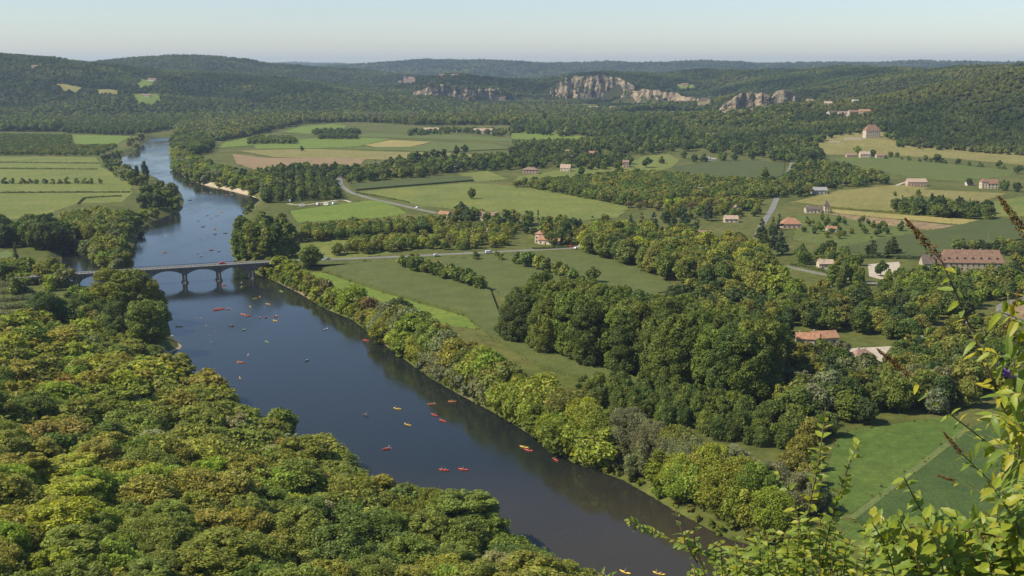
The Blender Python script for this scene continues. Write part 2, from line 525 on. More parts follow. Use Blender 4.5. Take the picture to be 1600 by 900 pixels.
def water_material():
    m, nt, out = new_mat('river_water')
    L = nt.links
    geo = nd(nt, 'ShaderNodeNewGeometry')
    sx = nd(nt, 'ShaderNodeSeparateXYZ')
    L.new(geo.outputs['Position'], sx.inputs[0])
    nb = nd(nt, 'ShaderNodeTexNoise', i_Scale=0.012, i_Detail=4.0)
    L.new(geo.outputs['Position'], nb.inputs['Vector'])
    # gravel shoal that shows through the shallow reach below the viewpoint
    ad = nd(nt, 'ShaderNodeMath', operation='MULTIPLY_ADD'); ad.inputs[1].default_value = 90.0
    L.new(nb.outputs['Fac'], ad.inputs[0]); L.new(sx.outputs['Y'], ad.inputs[2])
    mr = nd(nt, 'ShaderNodeMapRange', interpolation_type='SMOOTHSTEP')
    mr.inputs['From Min'].default_value = 345; mr.inputs['From Max'].default_value = 445
    mr.inputs['To Min'].default_value = 1.0; mr.inputs['To Max'].default_value = 0.0
    L.new(ad.outputs[0], mr.inputs['Value'])
    mx = nd(nt, 'ShaderNodeMix', data_type='RGBA')
    mx.inputs['A'].default_value = (0.014, 0.018, 0.016, 1); mx.inputs['B'].default_value = (0.040, 0.034, 0.022, 1)
    L.new(mr.outputs[0], mx.inputs['Factor'])
    bs = nd(nt, 'ShaderNodeBsdfPrincipled')
    nr_ = nd(nt, 'ShaderNodeTexNoise', i_Scale=0.018, i_Detail=5.0, i_Roughness=0.65)
    mpr = nd(nt, 'ShaderNodeMapping'); mpr.inputs['Scale'].default_value = (1.0, 0.35, 1.0); mpr.inputs['Rotation'].default_value = (0, 0, 0.45)
    L.new(geo.outputs['Position'], mpr.inputs['Vector']); L.new(mpr.outputs[0], nr_.inputs['Vector'])
    rr_ = nd(nt, 'ShaderNodeMapRange'); rr_.inputs['From Min'].default_value = 0.40; rr_.inputs['From Max'].default_value = 0.68
    rr_.inputs['To Min'].default_value = 0.04; rr_.inputs['To Max'].default_value = 0.24
    L.new(nr_.outputs['Fac'], rr_.inputs['Value']); L.new(rr_.outputs[0], bs.inputs['Roughness'])
    bs.inputs['IOR'].default_value = 1.27
    bs.inputs['Specular IOR Level'].default_value = 0.5
    L.new(mx.outputs['Result'], bs.inputs['Base Color'])
    n1 = nd(nt, 'ShaderNodeTexNoise', i_Scale=0.55, i_Detail=3.0, i_Roughness=0.6)
    mp = nd(nt, 'ShaderNodeMapping'); mp.inputs['Scale'].default_value = (1.0, 0.45, 1.0); mp.inputs['Rotation'].default_value = (0, 0, 0.5)
    L.new(geo.outputs['Position'], mp.inputs['Vector']); L.new(mp.outputs[0], n1.inputs['Vector'])
    n2 = nd(nt, 'ShaderNodeTexNoise', i_Scale=0.02, i_Detail=3.0)
    L.new(geo.outputs['Position'], n2.inputs['Vector'])
    st = nd(nt, 'ShaderNodeMapRange'); st.inputs['From Min'].default_value = 0.4; st.inputs['From Max'].default_value = 0.65
    st.inputs['To Min'].default_value = 0.04; st.inputs['To Max'].default_value = 0.30
    L.new(n2.outputs['Fac'], st.inputs['Value'])
    bp = nd(nt, 'ShaderNodeBump'); bp.inputs['Distance'].default_value = 0.35
    L.new(n1.outputs['Fac'], bp.inputs['Height']); L.new(st.outputs[0], bp.inputs['Strength'])
    L.new(bp.outputs[0], bs.inputs['Normal'])
    L.new(bs.outputs[0], out.inputs['Surface'])
    return m

b = MB()
b.add([(-1300, 120, 0), (700, 120, 0), (200, 2500, 0), (-1300, 2500, 0)], [(0, 1, 2, 3)])
o = b.build('river', water_material())
tag(o, 'broad dark blue river curving through the valley', 'river', kind='structure')

# ------------------------------------------------------------------ fields as draped sheets
def poly_mesh(name, pts, mat, off, zfun=None, step=22.0, crop=0.0):
    bm = bmesh.new()
    vs = [bm.verts.new((x, y, 0)) for x, y in pts]
    bm.faces.new(vs)
    bmesh.ops.triangulate(bm, faces=bm.faces[:])
    for _ in range(6):
        es = [e for e in bm.edges if e.calc_length() > step]
        if not es:
            break
        bmesh.ops.subdivide_edges(bm, edges=es, cuts=1, use_grid_fill=False)
        bmesh.ops.triangulate(bm, faces=bm.faces[:])
    bm.verts.ensure_lookup_table()
    X = np.array([v.co.x for v in bm.verts]); Y = np.array([v.co.y for v in bm.verts])
    Z = terrain(X, Y)
    for v, z in zip(bm.verts, Z):
        v.co.z = z + off + crop + max(0.0, v.co.y - 1200) * 0.0005
    bmesh.ops.recalc_face_normals(bm, faces=bm.faces[:])
    if bm.faces and sum(f.normal.z for f in bm.faces) < 0:
        bmesh.ops.reverse_faces(bm, faces=bm.faces[:])
    if crop > 0.3:
        be = [e for e in bm.edges if e.is_boundary]
        r = bmesh.ops.extrude_edge_only(bm, edges=be)
        for v in [g for g in r['geom'] if isinstance(g, bmesh.types.BMVert)]:
            v.co.z -= crop + off + 0.4
        bmesh.ops.recalc_face_normals(bm, faces=bm.faces[:])
    me = bpy.data.meshes.new(name)
    bm.to_mesh(me); bm.free()
    me.materials.append(mat)
    return me

def chaikin(p, closed=True):
    out = []
    n = len(p)
    for i in range(n if closed else n - 1):
        a, b_ = p[i], p[(i + 1) % n]
        out.append((a[0] * .82 + b_[0] * .18, a[1] * .82 + b_[1] * .18)); out.append((a[0] * .18 + b_[0] * .82, a[1] * .18 + b_[1] * .82))
    return out

FM = {
    'meadow': surf_mat('meadow_grass', (0.105, 0.136, 0.025), (0.185, 0.192, 0.042), 0.02, rows=(0.5, 9.0, 0.30, (0.10, 0.13, 0.026))),
    'lush': surf_mat('lush_grass', (0.108, 0.160, 0.020), (0.155, 0.198, 0.028), 0.03, rows=(1.0, 7.0, 0.28, (0.10, 0.145, 0.02))),
    'lawn': surf_mat('rich_green_grass', (0.066, 0.110, 0.018), (0.096, 0.138, 0.024), 0.03, rows=(0.7, 6.0, 0.26, (0.055, 0.092, 0.018))),  # grass of a deeper, richer green, its own colour
    'green': surf_mat('pasture_grass', (0.086, 0.112, 0.023), (0.116, 0.136, 0.029), 0.03, rows=(0.4, 6.0, 0.14, (0.078, 0.10, 0.02))),
    'deepcrop': surf_mat('deep_green_crop', (0.040, 0.070, 0.016), (0.066, 0.098, 0.023), 0.12),
    'maize': surf_mat('maize_crop', (0.075, 0.098, 0.022), (0.122, 0.136, 0.034), 0.09, rows=(0.9, 2.6, 0.40, (0.05, 0.068, 0.018))),
    'dark': surf_mat('dark_crop', (0.058, 0.076, 0.018), (0.084, 0.100, 0.025), 0.05, rows=(0.3, 2.2, 0.16, (0.04, 0.062, 0.018))),
    'stubble': surf_mat('pale_stubble', (0.24, 0.205, 0.060), (0.32, 0.26, 0.085), 0.02, rows=(1.2, 6.0, 0.3, (0.2, 0.18, 0.055))),
    'olive': surf_mat('dry_grass', (0.165, 0.155, 0.042), (0.225, 0.195, 0.062), 0.018),
    'soil': surf_mat('ploughed_soil', (0.22, 0.150, 0.080), (0.30, 0.205, 0.11), 0.03, rows=(0.75, 14.0, 0.45, (0.15, 0.125, 0.045))),
    'gravel': surf_mat('pale_gravel', (0.36, 0.31, 0.235), (0.47, 0.41, 0.32), 0.2),
    'sand': surf_mat('river_sand', (0.34, 0.27, 0.175), (0.46, 0.38, 0.26), 0.15),
    'track': surf_mat('worn_track', (0.095, 0.132, 0.036), (0.135, 0.160, 0.05), 0.1),
}
FIELDS = [  # material, crop height, label, picture outline
    ('maize', 2.0, 'tall maize field between the riverside strip and the hedge of round trees', [(504, 423), (572, 413), (622, 417), (700, 438), (766, 458), (790, 524), (830, 547), (900, 567), (985, 592), (1010, 606), (940, 604), (850, 578), (770, 530), (728, 494), (600, 457)]),
    ('lush', 0, 'bright mown grass strip along the river bank trees', [(440, 428), (503, 425), (600, 458), (728, 495), (750, 515), (690, 508), (640, 492), (560, 468), (500, 447)]),
    ('maize', 0.5, 'green crop field between the two hedges below the road', [(690, 406), (760, 401), (900, 393), (930, 400), (1015, 427), (1060, 452), (960, 474), (880, 484), (800, 474), (770, 455), (700, 428)]),
    ('meadow', 0, 'narrow meadow strip beside the road and walnut row', [(468, 378), (570, 373), (690, 366), (690, 376), (650, 392), (560, 403), (500, 404), (470, 395)]),
    ('lush', 0, 'green camping lawn in front of the tree rows', [(452, 330), (500, 323), (590, 312), (625, 326), (635, 333), (600, 340), (465, 348)]),
    ('meadow', 0, 'wide light green meadow with one lone tree', [(560, 300), (640, 292), (735, 286), (800, 291), (880, 301), (985, 324), (965, 340), (880, 347), (800, 333), (700, 326), (655, 321), (610, 312)]),
    ('dark', 1.6, 'narrow dark maize strip above the lone tree meadow', [(545, 290), (640, 281), (735, 277), (740, 283), (640, 291), (556, 298)]),
    ('meadow', 0, 'small grass paddock behind the dark maize strip', [(715, 272), (762, 267), (795, 280), (745, 285)]),
    ('lush', 0, 'light green field at the bend of the far river', [(340, 232), (352, 222), (400, 211), (440, 214), (410, 226)]),
    ('lush', 0, 'far bright field in front of the pale poplars', [(442, 207), (470, 198), (520, 194), (542, 197), (532, 206), (480, 210)]),
    ('green', 0.5, 'long mid green crop strip across the far plain', [(440, 212), (560, 209), (690, 211), (800, 217), (800, 222), (690, 218), (560, 214)]),
    ('lush', 0, 'bright green strip before the yellow stubble', [(396, 227), (480, 217), (560, 215), (610, 218), (560, 229), (500, 232), (400, 233)]),
    ('stubble', 0, 'yellow stubble field in the middle of the plain', [(570, 227), (610, 219), (676, 222), (640, 230), (585, 230)]),
    ('green', 0.8, 'mid green crop wedge below the yellow stubble', [(520, 231), (590, 231), (640, 231), (680, 223), (770, 226), (800, 233), (700, 238), (600, 236)]),
    ('olive', 0, 'pale dry meadow across the far plain', [(372, 236), (480, 233), (600, 237), (700, 239), (800, 244), (800, 252), (700, 252), (560, 249), (430, 246)]),
    ('soil', 0, 'brown ploughed field with curved furrows', [(362, 241), (420, 247), (500, 247), (572, 248), (562, 259), (480, 264), (400, 266), (370, 256)]),
    ('lush', 0, 'far bright field left of the long red roof', [(795, 202), (835, 207), (910, 216), (900, 220), (800, 218)]),
    ('stubble', 0, 'small yellow stubble patch by two tall poplars', [(926, 213), (985, 210), (1028, 204), (1005, 213), (975, 217)]),
    ('meadow', 0, 'lawn around the village houses', [(850, 270), (900, 262), (975, 258), (1005, 244), (1045, 241), (1062, 250), (1050, 262), (1000, 274), (880, 284), (800, 286), (810, 276)]),
    ('dark', 0.6, 'dark green field below the wooded spur', [(1050, 261), (1110, 253), (1165, 250), (1226, 256), (1224, 274), (1190, 286), (1100, 278), (1062, 271)]),
    ('olive', 0, 'long pale pasture below the manor and wooded hill', [(1262, 226), (1350, 223), (1500, 233), (1640, 246), (1640, 262), (1500, 249), (1400, 244), (1290, 242)]),
    ('green', 0, 'deep green field behind the farm with the cream gable', [(1290, 247), (1385, 245), (1450, 253), (1585, 267), (1578, 275), (1500, 284), (1420, 277), (1350, 263)]),
    ('olive', 0, 'big yellow-green hay field beside the grove', [(1232, 317), (1310, 298), (1400, 289), (1450, 293), (1420, 308), (1404, 331), (1310, 324)]),
    ('stubble', 0, 'thin yellow strip below the grove', [(1300, 327), (1400, 335), (1530, 344), (1500, 351), (1400, 342), (1300, 333)]),
    ('soil', 0, 'strip of bare brown soil beside the dovecote', [(1290, 333), (1400, 343), (1495, 353), (1450, 360), (1350, 348)]),
    ('dark', 1.0, 'large dark green maize field above the long priory', [(1310, 388), (1380, 374), (1450, 363), (1537, 345), (1640, 340), (1640, 368), (1545, 383), (1450, 402), (1400, 405), (1315, 392)]),
    ('meadow', 0, 'green meadow at the foot of the hay field', [(1530, 319), (1640, 300), (1640, 338), (1548, 339)]),
    ('olive', 0, 'yellow band of grass between the farmhouse and the grove', [(1415, 295), (1480, 298), (1572, 302), (1530, 317), (1490, 313), (1422, 304)]),
    ('green', 0, 'grass paddock with scattered fruit trees', [(1240, 337), (1300, 336), (1400, 350), (1440, 361), (1380, 374), (1310, 387), (1240, 376)]),
    ('gravel', 0, 'white gravel yard among the trees before the priory', [(1356, 413), (1405, 409), (1412, 437), (1398, 442), (1358, 432)]),
    ('gravel', 0, 'pale gravel court behind the pink roofed house', [(1322, 545), (1394, 541), (1380, 557), (1400, 568), (1388, 574), (1368, 560), (1330, 557)]),
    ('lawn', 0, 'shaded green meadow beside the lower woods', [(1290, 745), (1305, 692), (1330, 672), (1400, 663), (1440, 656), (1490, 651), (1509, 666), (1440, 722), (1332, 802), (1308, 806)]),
    ('track', 0, 'worn grass track between meadow and dark crop', [(1508, 667), (1519, 669), (1446, 727), (1336, 812), (1324, 809), (1432, 727)]),
    ('deepcrop', 1.2, 'dark green crop field behind the flowering bush', [(1522, 670), (1600, 640), (1700, 620), (1720, 830), (1560, 868), (1400, 846), (1338, 816), (1450, 730)]),
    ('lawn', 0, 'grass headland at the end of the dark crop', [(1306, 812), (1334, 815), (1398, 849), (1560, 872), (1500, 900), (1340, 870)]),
    ('soil', 0, 'tan field beside the bending lane', [(1556, 484), (1600, 474), (1660, 480), (1660, 506), (1600, 503)]),
    ('dark', 0, 'dark orchard grass on the far plain', [(-60, 208), (100, 209), (115, 222), (108, 238), (-60, 242)]),
    ('lush', 0, 'bright grass wedge beside the far orchard', [(112, 211), (206, 213), (182, 227), (118, 226)]),
    ('meadow', 0, 'light green meadows inside the river bend', [(-60, 244), (150, 246), (160, 262), (205, 284), (206, 302), (190, 316), (120, 318), (60, 340), (-60, 346)]),
    ('sand', 0, 'pale gravel beach on the outer bank', [(312, 285), (345, 291), (385, 301), (402, 309), (398, 312), (350, 299), (316, 289)]),
    ('track', 0, 'sandy path beside the lone cypress', [(-10, 396), (12, 391), (20, 397), (16, 403), (-10, 404)]),
    ('sand', 0, 'sandy spit at the canoe landing', [(244, 546), (262, 534), (284, 539), (283, 542), (266, 553), (250, 562)]),
    ('sand', 0, 'sandy clearing under the big riverside trees', [(132, 462), (152, 452), (156, 466), (140, 476)]),
]
for i, (mk, crop, label, pts) in enumerate(FIELDS):
    nm = {'gravel': 'gravel_yard', 'sand': 'sand_bank', 'track': 'track'}.get(mk, 'field')
    if crop == 0 and mk not in ('gravel', 'sand', 'track'):
        nm = 'meadow' if mk in ('meadow', 'lush', 'lawn', 'olive', 'green') else 'field'
    me = poly_mesh(nm, [P(a, c, 0.5 if mk == 'sand' else FL) for a, c in pts], FM[mk], 0.06 + 0.012 * (i % 9), crop=crop)
    tag(link(nm, me), label, 'field' if nm in ('field', 'meadow') else nm.split('_')[-1], kind='structure')

MARGIN = []
for mk, crop, label, pts in FIELDS:
    if mk in ('gravel', 'sand', 'track'): continue
    w = [P(a, c) for a, c in pts]
    for i in range(len(w)):
        a, c = w[i], w[(i + 1) % len(w)]
        L = math.hypot(c[0] - a[0], c[1] - a[1]); dist = math.hypot(*a)
        for k in range(int(L / (2.2 + dist / 500))):
            if random.random() < 0.55:
                f = random.random(); MARGIN.append((a[0] + (c[0] - a[0]) * f + random.gauss(0, .9), a[1] + (c[1] - a[1]) * f + random.gauss(0, .9)))
# clearings up on the wooded hill
CLEARINGS = [('olive', 'sloping meadow clearing on the wooded hill', [(84, 132), (105, 133), (127, 138), (124, 146), (100, 143)]),
             ('olive', 'small meadow clearing below the hill wood', [(150, 141), (172, 141), (186, 143), (182, 150), (154, 148)]),
             ('lush', 'hill meadow under the hilltop farm', [(214, 131), (222, 125), (244, 128), (236, 138), (216, 139)]),
             ('lush', 'hill meadow under the lower hill farm', [(205, 148), (250, 146), (250, 160), (236, 166), (216, 164)]),
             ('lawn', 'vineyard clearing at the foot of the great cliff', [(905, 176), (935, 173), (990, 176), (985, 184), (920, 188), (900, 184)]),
             ('lush', 'green clearing above the cliff by the lone house', [(1055, 133), (1082, 133), (1086, 138), (1066, 141)])]
CLEAR_POLYS = []
for i, (mk, label, pts) in enumerate(CLEARINGS):
    w = [hit(a, c)[:2] for a, c in pts]
    cx, cy = sum(p[0] for p in w) / len(w), sum(p[1] for p in w) / len(w)
    if max(math.hypot(p[0] - cx, p[1] - cy) for p in w) > 700:
        continue
    w = [(cx + (x - cx) * min(1, 150 / max(1, math.hypot(x - cx, y - cy))), cy + (y - cy) * min(1, 150 / max(1, math.hypot(x - cx, y - cy)))) for x, y in w]
    CLEAR_POLYS.append(w)
    tag(link('meadow', poly_mesh('meadow', w, FM[mk], 1.3, step=9)), label, 'field', kind='structure')

# ------------------------------------------------------------------ roads
ASPHALT = surf_mat('worn_asphalt', (0.16, 0.155, 0.14), (0.22, 0.21, 0.19), 0.12)
VERGE = surf_mat('road_verge', (0.09, 0.12, 0.03), (0.15, 0.16, 0.055), 0.1)
def ribbon(name, pts, width, mat, label, drop=0.5, cat='road'):
    """pts: (x, y, z) centre line; the edges turn down into the ground"""
    pts = [Vector(p) for p in pts]
    dense = []
    for a, c in zip(pts[:-1], pts[1:]):
        n = max(1, int((c - a).length / 12))
        dense += [a.lerp(c, k / n) for k in range(n)]
    dense.append(pts[-1])
    for _ in range(3):
        dense = [dense[0]] + [(dense[i - 1] + dense[i] * 2 + dense[i + 1]) / 4 for i in range(1, len(dense) - 1)] + [dense[-1]]
    b = MB(); vs = []
    for i, p in enumerate(dense):
        d = (dense[min(i + 1, len(dense) - 1)] - dense[max(i - 1, 0)]); d.z = 0; d.normalize()
        s = Vector((d.y, -d.x, 0))
        vs += [p - s * (width / 2 + drop * 1.5) - Vector((0, 0, drop)), p - s * width / 2, p + s * width / 2, p + s * (width / 2 + drop * 1.5) - Vector((0, 0, drop))]
    fs = []
    for i in range(len(dense) - 1):
        k = i * 4
        fs += [(k + j, k + 4 + j, k + 5 + j, k + 1 + j) for j in range(3)]
    b.add(vs, [f[::-1] for f in fs])
    b.m = [0 if j % 3 == 1 else 1 for j in range(len(fs))]
    o = b.build(name, [mat, VERGE])
    bm = bmesh.new(); bm.from_mesh(o.data); bmesh.ops.recalc_face_normals(bm, faces=bm.faces[:])
    if sum(f.normal.z * f.calc_area() for f in bm.faces) < 0: bmesh.ops.reverse_faces(bm, faces=bm.faces[:])
    bm.to_mesh(o.data); bm.free()
    tag(o, label, cat, kind='structure')
    return dense

DECK = 10.5
pa, pb = Vector((*P(289, 441, 0), 0)), Vector((*P(394, 434, 0), 0))
bdir = (pb - pa).normalized(); bspan = (pb - pa).length / 2
BR_R = pa + bdir * bspan * 3.15                 # where the bridge lands on the road side
def RZ(lst, z0=FL):
    return [(*P(a, c, z), z) for a, c, z in lst]
r0 = (BR_R.x, BR_R.y, DECK)
main_road = ribbon('road', [r0] + RZ([(520, 405, 8.2), (600, 402, 6.2), (700, 397, 5.6), (800, 392, 5.4), (880, 388, 5.3), (918, 386.5, 5.3), (960, 382, 5.3)]), 6.5, ASPHALT, 'grey main road running from the bridge towards the village', drop=2.5)
ribbon('road', RZ([(526, 262, 5.3), (530, 275, 5.3), (533, 290, 5.3), (548, 301, 5.3), (580, 310, 5.3), (620, 319, 5.3), (655, 327, 5.3), (684, 333, 5.3)]), 5.5, ASPHALT, 'country lane curving past the camping lawn')
ribbon('road', RZ([(1239, 250, 5.3), (1233, 270, 5.3), (1218, 300, 5.3), (1206, 328, 5.3), (1190, 352, 5.3), (1177, 388, 5.3)]), 5.5, ASPHALT, 'straight lane between conifers below the manor')
ribbon('road', RZ([(1225, 415, 5.3), (1262, 424, 5.3), (1300, 432, 5.3), (1345, 438, 5.3), (1400, 450, 5.3), (1460, 455, 5.3)]), 5.0, ASPHALT, 'lane winding past the white gravel yard')
ribbon('road', RZ([(1620, 462, 5.3), (1580, 470, 5.3), (1548, 478, 5.3), (1545, 484, 5.3), (1565, 494, 5.3), (1620, 508, 5.3)]), 4.5, ASPHALT, 'grey lane bending round the tan field')
ribbon('path', RZ([(1520, 500, 5.25), (1480, 512, 5.25), (1446, 523, 5.25), (1420, 535, 5.25)]), 3.0, FM['gravel'], 'pale gravel drive between dark shrubs', cat='path')
ribbon('path', RZ([(1400, 290, 5.25), (1412, 285, 5.25), (1428, 281, 5.25), (1450, 283, 5.25)]), 4.0, FM['gravel'], 'white drive curving to the long cream house', cat='path')
ribbon('path', RZ([(450, 318, 5.25), (462, 322, 5.25), (500, 318, 5.25), (535, 310, 5.25), (548, 316, 5.25)]), 3.5, FM['gravel'], 'pale track among the camping trees', cat='path')

# ================================================================== trees
LEAF = leaf_mat('foliage')
BARK = surf_mat('bark', (0.07, 0.055, 0.04), (0.13, 0.105, 0.08), 2.0, bump=0.02, bscale=9)

def env_r(kind, t, rng):
    """crown radius / height at relative height t (arrays)"""
    if kind == 'round':   lo, r = 0.10, 0.40
    elif kind == 'walnut': lo, r = 0.10, 0.56
    elif kind == 'tall':  lo, r = 0.03, 0.245
    elif kind == 'poplar': lo, r = 0.04, 0.135
    elif kind == 'willow': lo, r = 0.03, 0.46
    elif kind == 'bank': lo, r = -0.02, 0.50
    elif kind == 'bush':  lo, r = -0.05, 0.62
    elif kind == 'cypress': lo, r = 0.02, 0.11
    else: lo, r = 0.06, 0.24
    s = np.clip((t - lo) / (1 - lo), 0, 1)
    if kind == 'conifer': prof = np.clip(1 - s, 0, 1) ** 0.8 * np.clip(s / 0.12, 0, 1) ** 0.5
    elif kind == 'cypress': prof = np.clip(1 - s, 0, 1) ** 0.45 * np.clip(s / 0.15, 0, 1) ** 0.5
    elif kind in ('poplar', 'tall'): prof = np.sqrt(np.clip(1 - np.abs(2 * np.clip(s, 0, 1) ** 0.8 - 1) ** 2.6, 0, 1))
    elif kind == 'bush': prof = np.sqrt(np.clip(1 - s ** 2.2, 0, 1))
    else: prof = np.sqrt(np.clip(1 - (2 * s ** 0.85 - 1) ** 2, 0, 1))
    return lo, r * prof

NOMH = {'round': 12.0, 'walnut': 9.0, 'tall': 24.0, 'poplar': 26.0, 'willow': 11.0, 'bank': 9.0, 'bush': 4.5, 'cypress': 12.0, 'conifer': 15.0}

def crown_mesh(kind, leaf, nleaf, nlobe, seed, flop=0.5, small=1.0):
    rng = np.random.default_rng(seed)
    H = NOMH[kind]
    # lobes fill the crown's outline unevenly
    lo, _ = env_r(kind, np.array([0.5]), rng)
    L = []
    skew = rng.normal(0, 0.06, 2)
    tries = 0
    while len(L) < nlobe and tries < nlobe * 40:
        tries += 1
        t = rng.uniform(max(lo, 0) + 0.03, 0.97)
        _, r = env_r(kind, np.array([t]), rng); r = float(r[0])
        if rng.uniform() > (r / 0.62 if kind == 'bush' else r / 0.25) ** 0.5 + 0.15: continue
        a = rng.uniform(0, 2 * math.pi)
        big = {'conifer': 0.30, 'cypress': 0.5, 'poplar': 0.55, 'tall': 0.44}.get(kind, 0.42)
        lr = H * (big * r + 0.012) * rng.uniform(0.5, 1.2) * small
        r *= 1 + rng.normal(0, 0.10)
        rr = max(0.0, H * r - lr * 0.75) * math.sqrt(rng.uniform(0.35 if nlobe < 20 else 0.5, 1.08))
        if kind == 'tall': lr *= rng.uniform(.45, .9); rr = max(0.0, H * r - lr * 0.4) * math.sqrt(rng.uniform(0.6, 1.15))
        L.append((rr * math.cos(a) + skew[0] * H * t, rr * math.sin(a) + skew[1] * H * t, t * H, lr))
    L = np.array(L)
    w = L[:, 3] ** 2; w /= w.sum()
    pts, nor, tone = [], [], []
    need = nleaf
    lobe_tone = rng.uniform(0.76, 1.22, len(L))
    while need > 0:
        k = rng.choice(len(L), size=need * 2, p=w)
        d = rng.normal(size=(need * 2, 3)); d[:, 2] += 0.25
        d /= np.linalg.norm(d, axis=1)[:, None]
        rad = np.where(rng.uniform(size=need * 2) < (0.94 if kind == 'tall' else 0.82), rng.normal(1.0, 0.09 if kind == 'tall' else 0.17, need * 2), rng.uniform(0.3, 0.8, need * 2))
        p = L[k, :3] + d * (L[k, 3] * rad)[:, None] * np.array([1, 1, 0.92])
        ok = p[:, 2] > (0.0 if kind in ('bush', 'willow', 'bank') else 0.05 * H * 0.5)
        # drop most of what is buried in other lobes
        deep = np.zeros(len(p))
        for c in L:
            q = np.linalg.norm(p - c[:3], axis=1) / c[3]
            deep += q < (0.86 if kind == 'tall' else 0.72)
        ok &= (deep - (rad < (0.86 if kind == 'tall' else 0.72)) < 1) | (rng.uniform(size=len(p)) < 0.08)
        p, dd, kk = p[ok][:need], d[ok][:need], k[ok][:need]
        pts.append(p); nor.append(dd); tone.append(lobe_tone[kk])
        need -= len(p)
    p = np.vstack(pts); n = np.vstack(nor); tone = np.concatenate(tone)
    N = len(p)
    n = n * 0.75 + rng.normal(size=(N, 3)) * flop + np.array([0, 0, 0.30])
    n /= np.linalg.norm(n, axis=1)[:, None]
    t = np.cross(n, rng.normal(size=(N, 3))); t /= np.linalg.norm(t, axis=1)[:, None]
    b = np.cross(n, t)
    s = leaf * rng.uniform(0.6, 1.35, N)[:, None]
    bend = n * s * rng.uniform(-0.25, 0.25, N)[:, None]
    ov = kind in ('willow', 'conifer', 'cypress')
    wd = 0.36 if ov else 0.62
    V = np.stack([p - t * s * 0.9, p + b * s * wd * rng.uniform(.6, 1.1, N)[:, None] + bend, p + t * s * 0.9, p - b * s * wd * rng.uniform(.6, 1.1, N)[:, None] + bend], 1).reshape(-1, 3)
    me = bpy.data.meshes.new(kind + '_crown')
    me.vertices.add(4 * N); me.vertices.foreach_set('co', V.ravel())
    me.loops.add(4 * N); me.loops.foreach_set('vertex_index', np.arange(4 * N))
    me.polygons.add(N); me.polygons.foreach_set('loop_start', np.arange(N) * 4)
    me.update(calc_edges=True)
    hue = rng.normal(0, 0.10, N)
    val = tone * rng.uniform(0.62, 1.38, N)
    c = np.stack([val * (1 + hue * 0.9), val * (1 + hue * 0.15), val * (1 - hue * 0.5), np.ones(N)], 1)
    a = me.attributes.new('lv', 'FLOAT_COLOR', 'FACE')
    a.data.foreach_set('color', c.ravel())
    me.materials.append(LEAF)
    return me

def trunk_mesh(kind, seed):
    rng = random.Random(seed)
    H = NOMH[kind]
    b = MB()
    top = {'bush': 0.5, 'willow': 0.6, 'walnut': 0.62}.get(kind, 0.8) * H
    r0 = {'bush': 0.022, 'poplar': 0.016, 'tall': 0.017, 'cypress': 0.018, 'conifer': 0.02}.get(kind, 0.026) * H
    pts, rad = [(0, 0, -0.6)], [r0 * 1.45]
    for k in range(1, 6):
        f = k / 5
        pts.append((rng.uniform(-.012, .012) * H * k, rng.uniform(-.012, .012) * H * k, top * f)); rad.append(r0 * (1.1 - 0.85 * f))
    b.tube(pts, rad, 7)
    lo, _ = env_r(kind, np.array([.5]), None)
    for k in range(0 if kind == 'cypress' else 6):
        f = rng.uniform(0.28, 0.8)
        i = int(f * 5)
        s = Vector(pts[i + 0]).lerp(Vector(pts[min(i + 1, 5)]), f * 5 - i)
        a = k * 2.4 + rng.uniform(-.4, .4)
        _, r = env_r(kind, np.array([f]), None); r = float(r[0]) * H * 0.75
        m = s + Vector((math.cos(a) * r * .5, math.sin(a) * r * .5, H * .09))
        e = s + Vector((math.cos(a) * r, math.sin(a) * r, H * .15))
        b.tube([s, m, e], [r0 * .42, r0 * .3, r0 * .1], 5)
    return b.mesh(kind + '_trunk', BARK, True)

LOD = {}   # (kind, lod) -> list of (crown, trunk)
def lod_set(kind, lod, n):
    key = (kind, lod)
    if key not in LOD:
        H = NOMH[kind]
        k = {'round': 1, 'walnut': 1, 'tall': 1.1, 'poplar': .8, 'willow': 1.5, 'bank': 1.1, 'bush': 0.8, 'cypress': .5, 'conifer': 1.0}[kind]
        if lod == 0: leaf, nl, nb = H / 42, int(15500 * k), 75
        elif lod == 1: leaf, nl, nb = H / 21, int(3400 * k), 30
        elif lod == 2: leaf, nl, nb = H / 12, int(850 * k), 16
        else: leaf, nl, nb = H / 7.5, int(210 * k), 9
        if kind in ('tall', 'poplar', 'conifer', 'cypress'): leaf *= 0.66; nb = int(nb * (1.6 if kind == 'tall' else 1.4))
        if kind == 'bush': leaf *= 1.25; nb = int(nb * .6)
        LOD[key] = [(crown_mesh(kind, leaf, nl, nb, (len(kind) * 977 + ord(kind[0]) * 131 + lod * 37 + q * 7) & 0xffff, 0.8 if lod == 0 and kind != 'tall' else 0.55, 0.72 if lod == 0 and kind != 'tall' else 1.0), trunk_mesh(kind, q * 5 + len(kind))) for q in range(n)]
    return LOD[key]

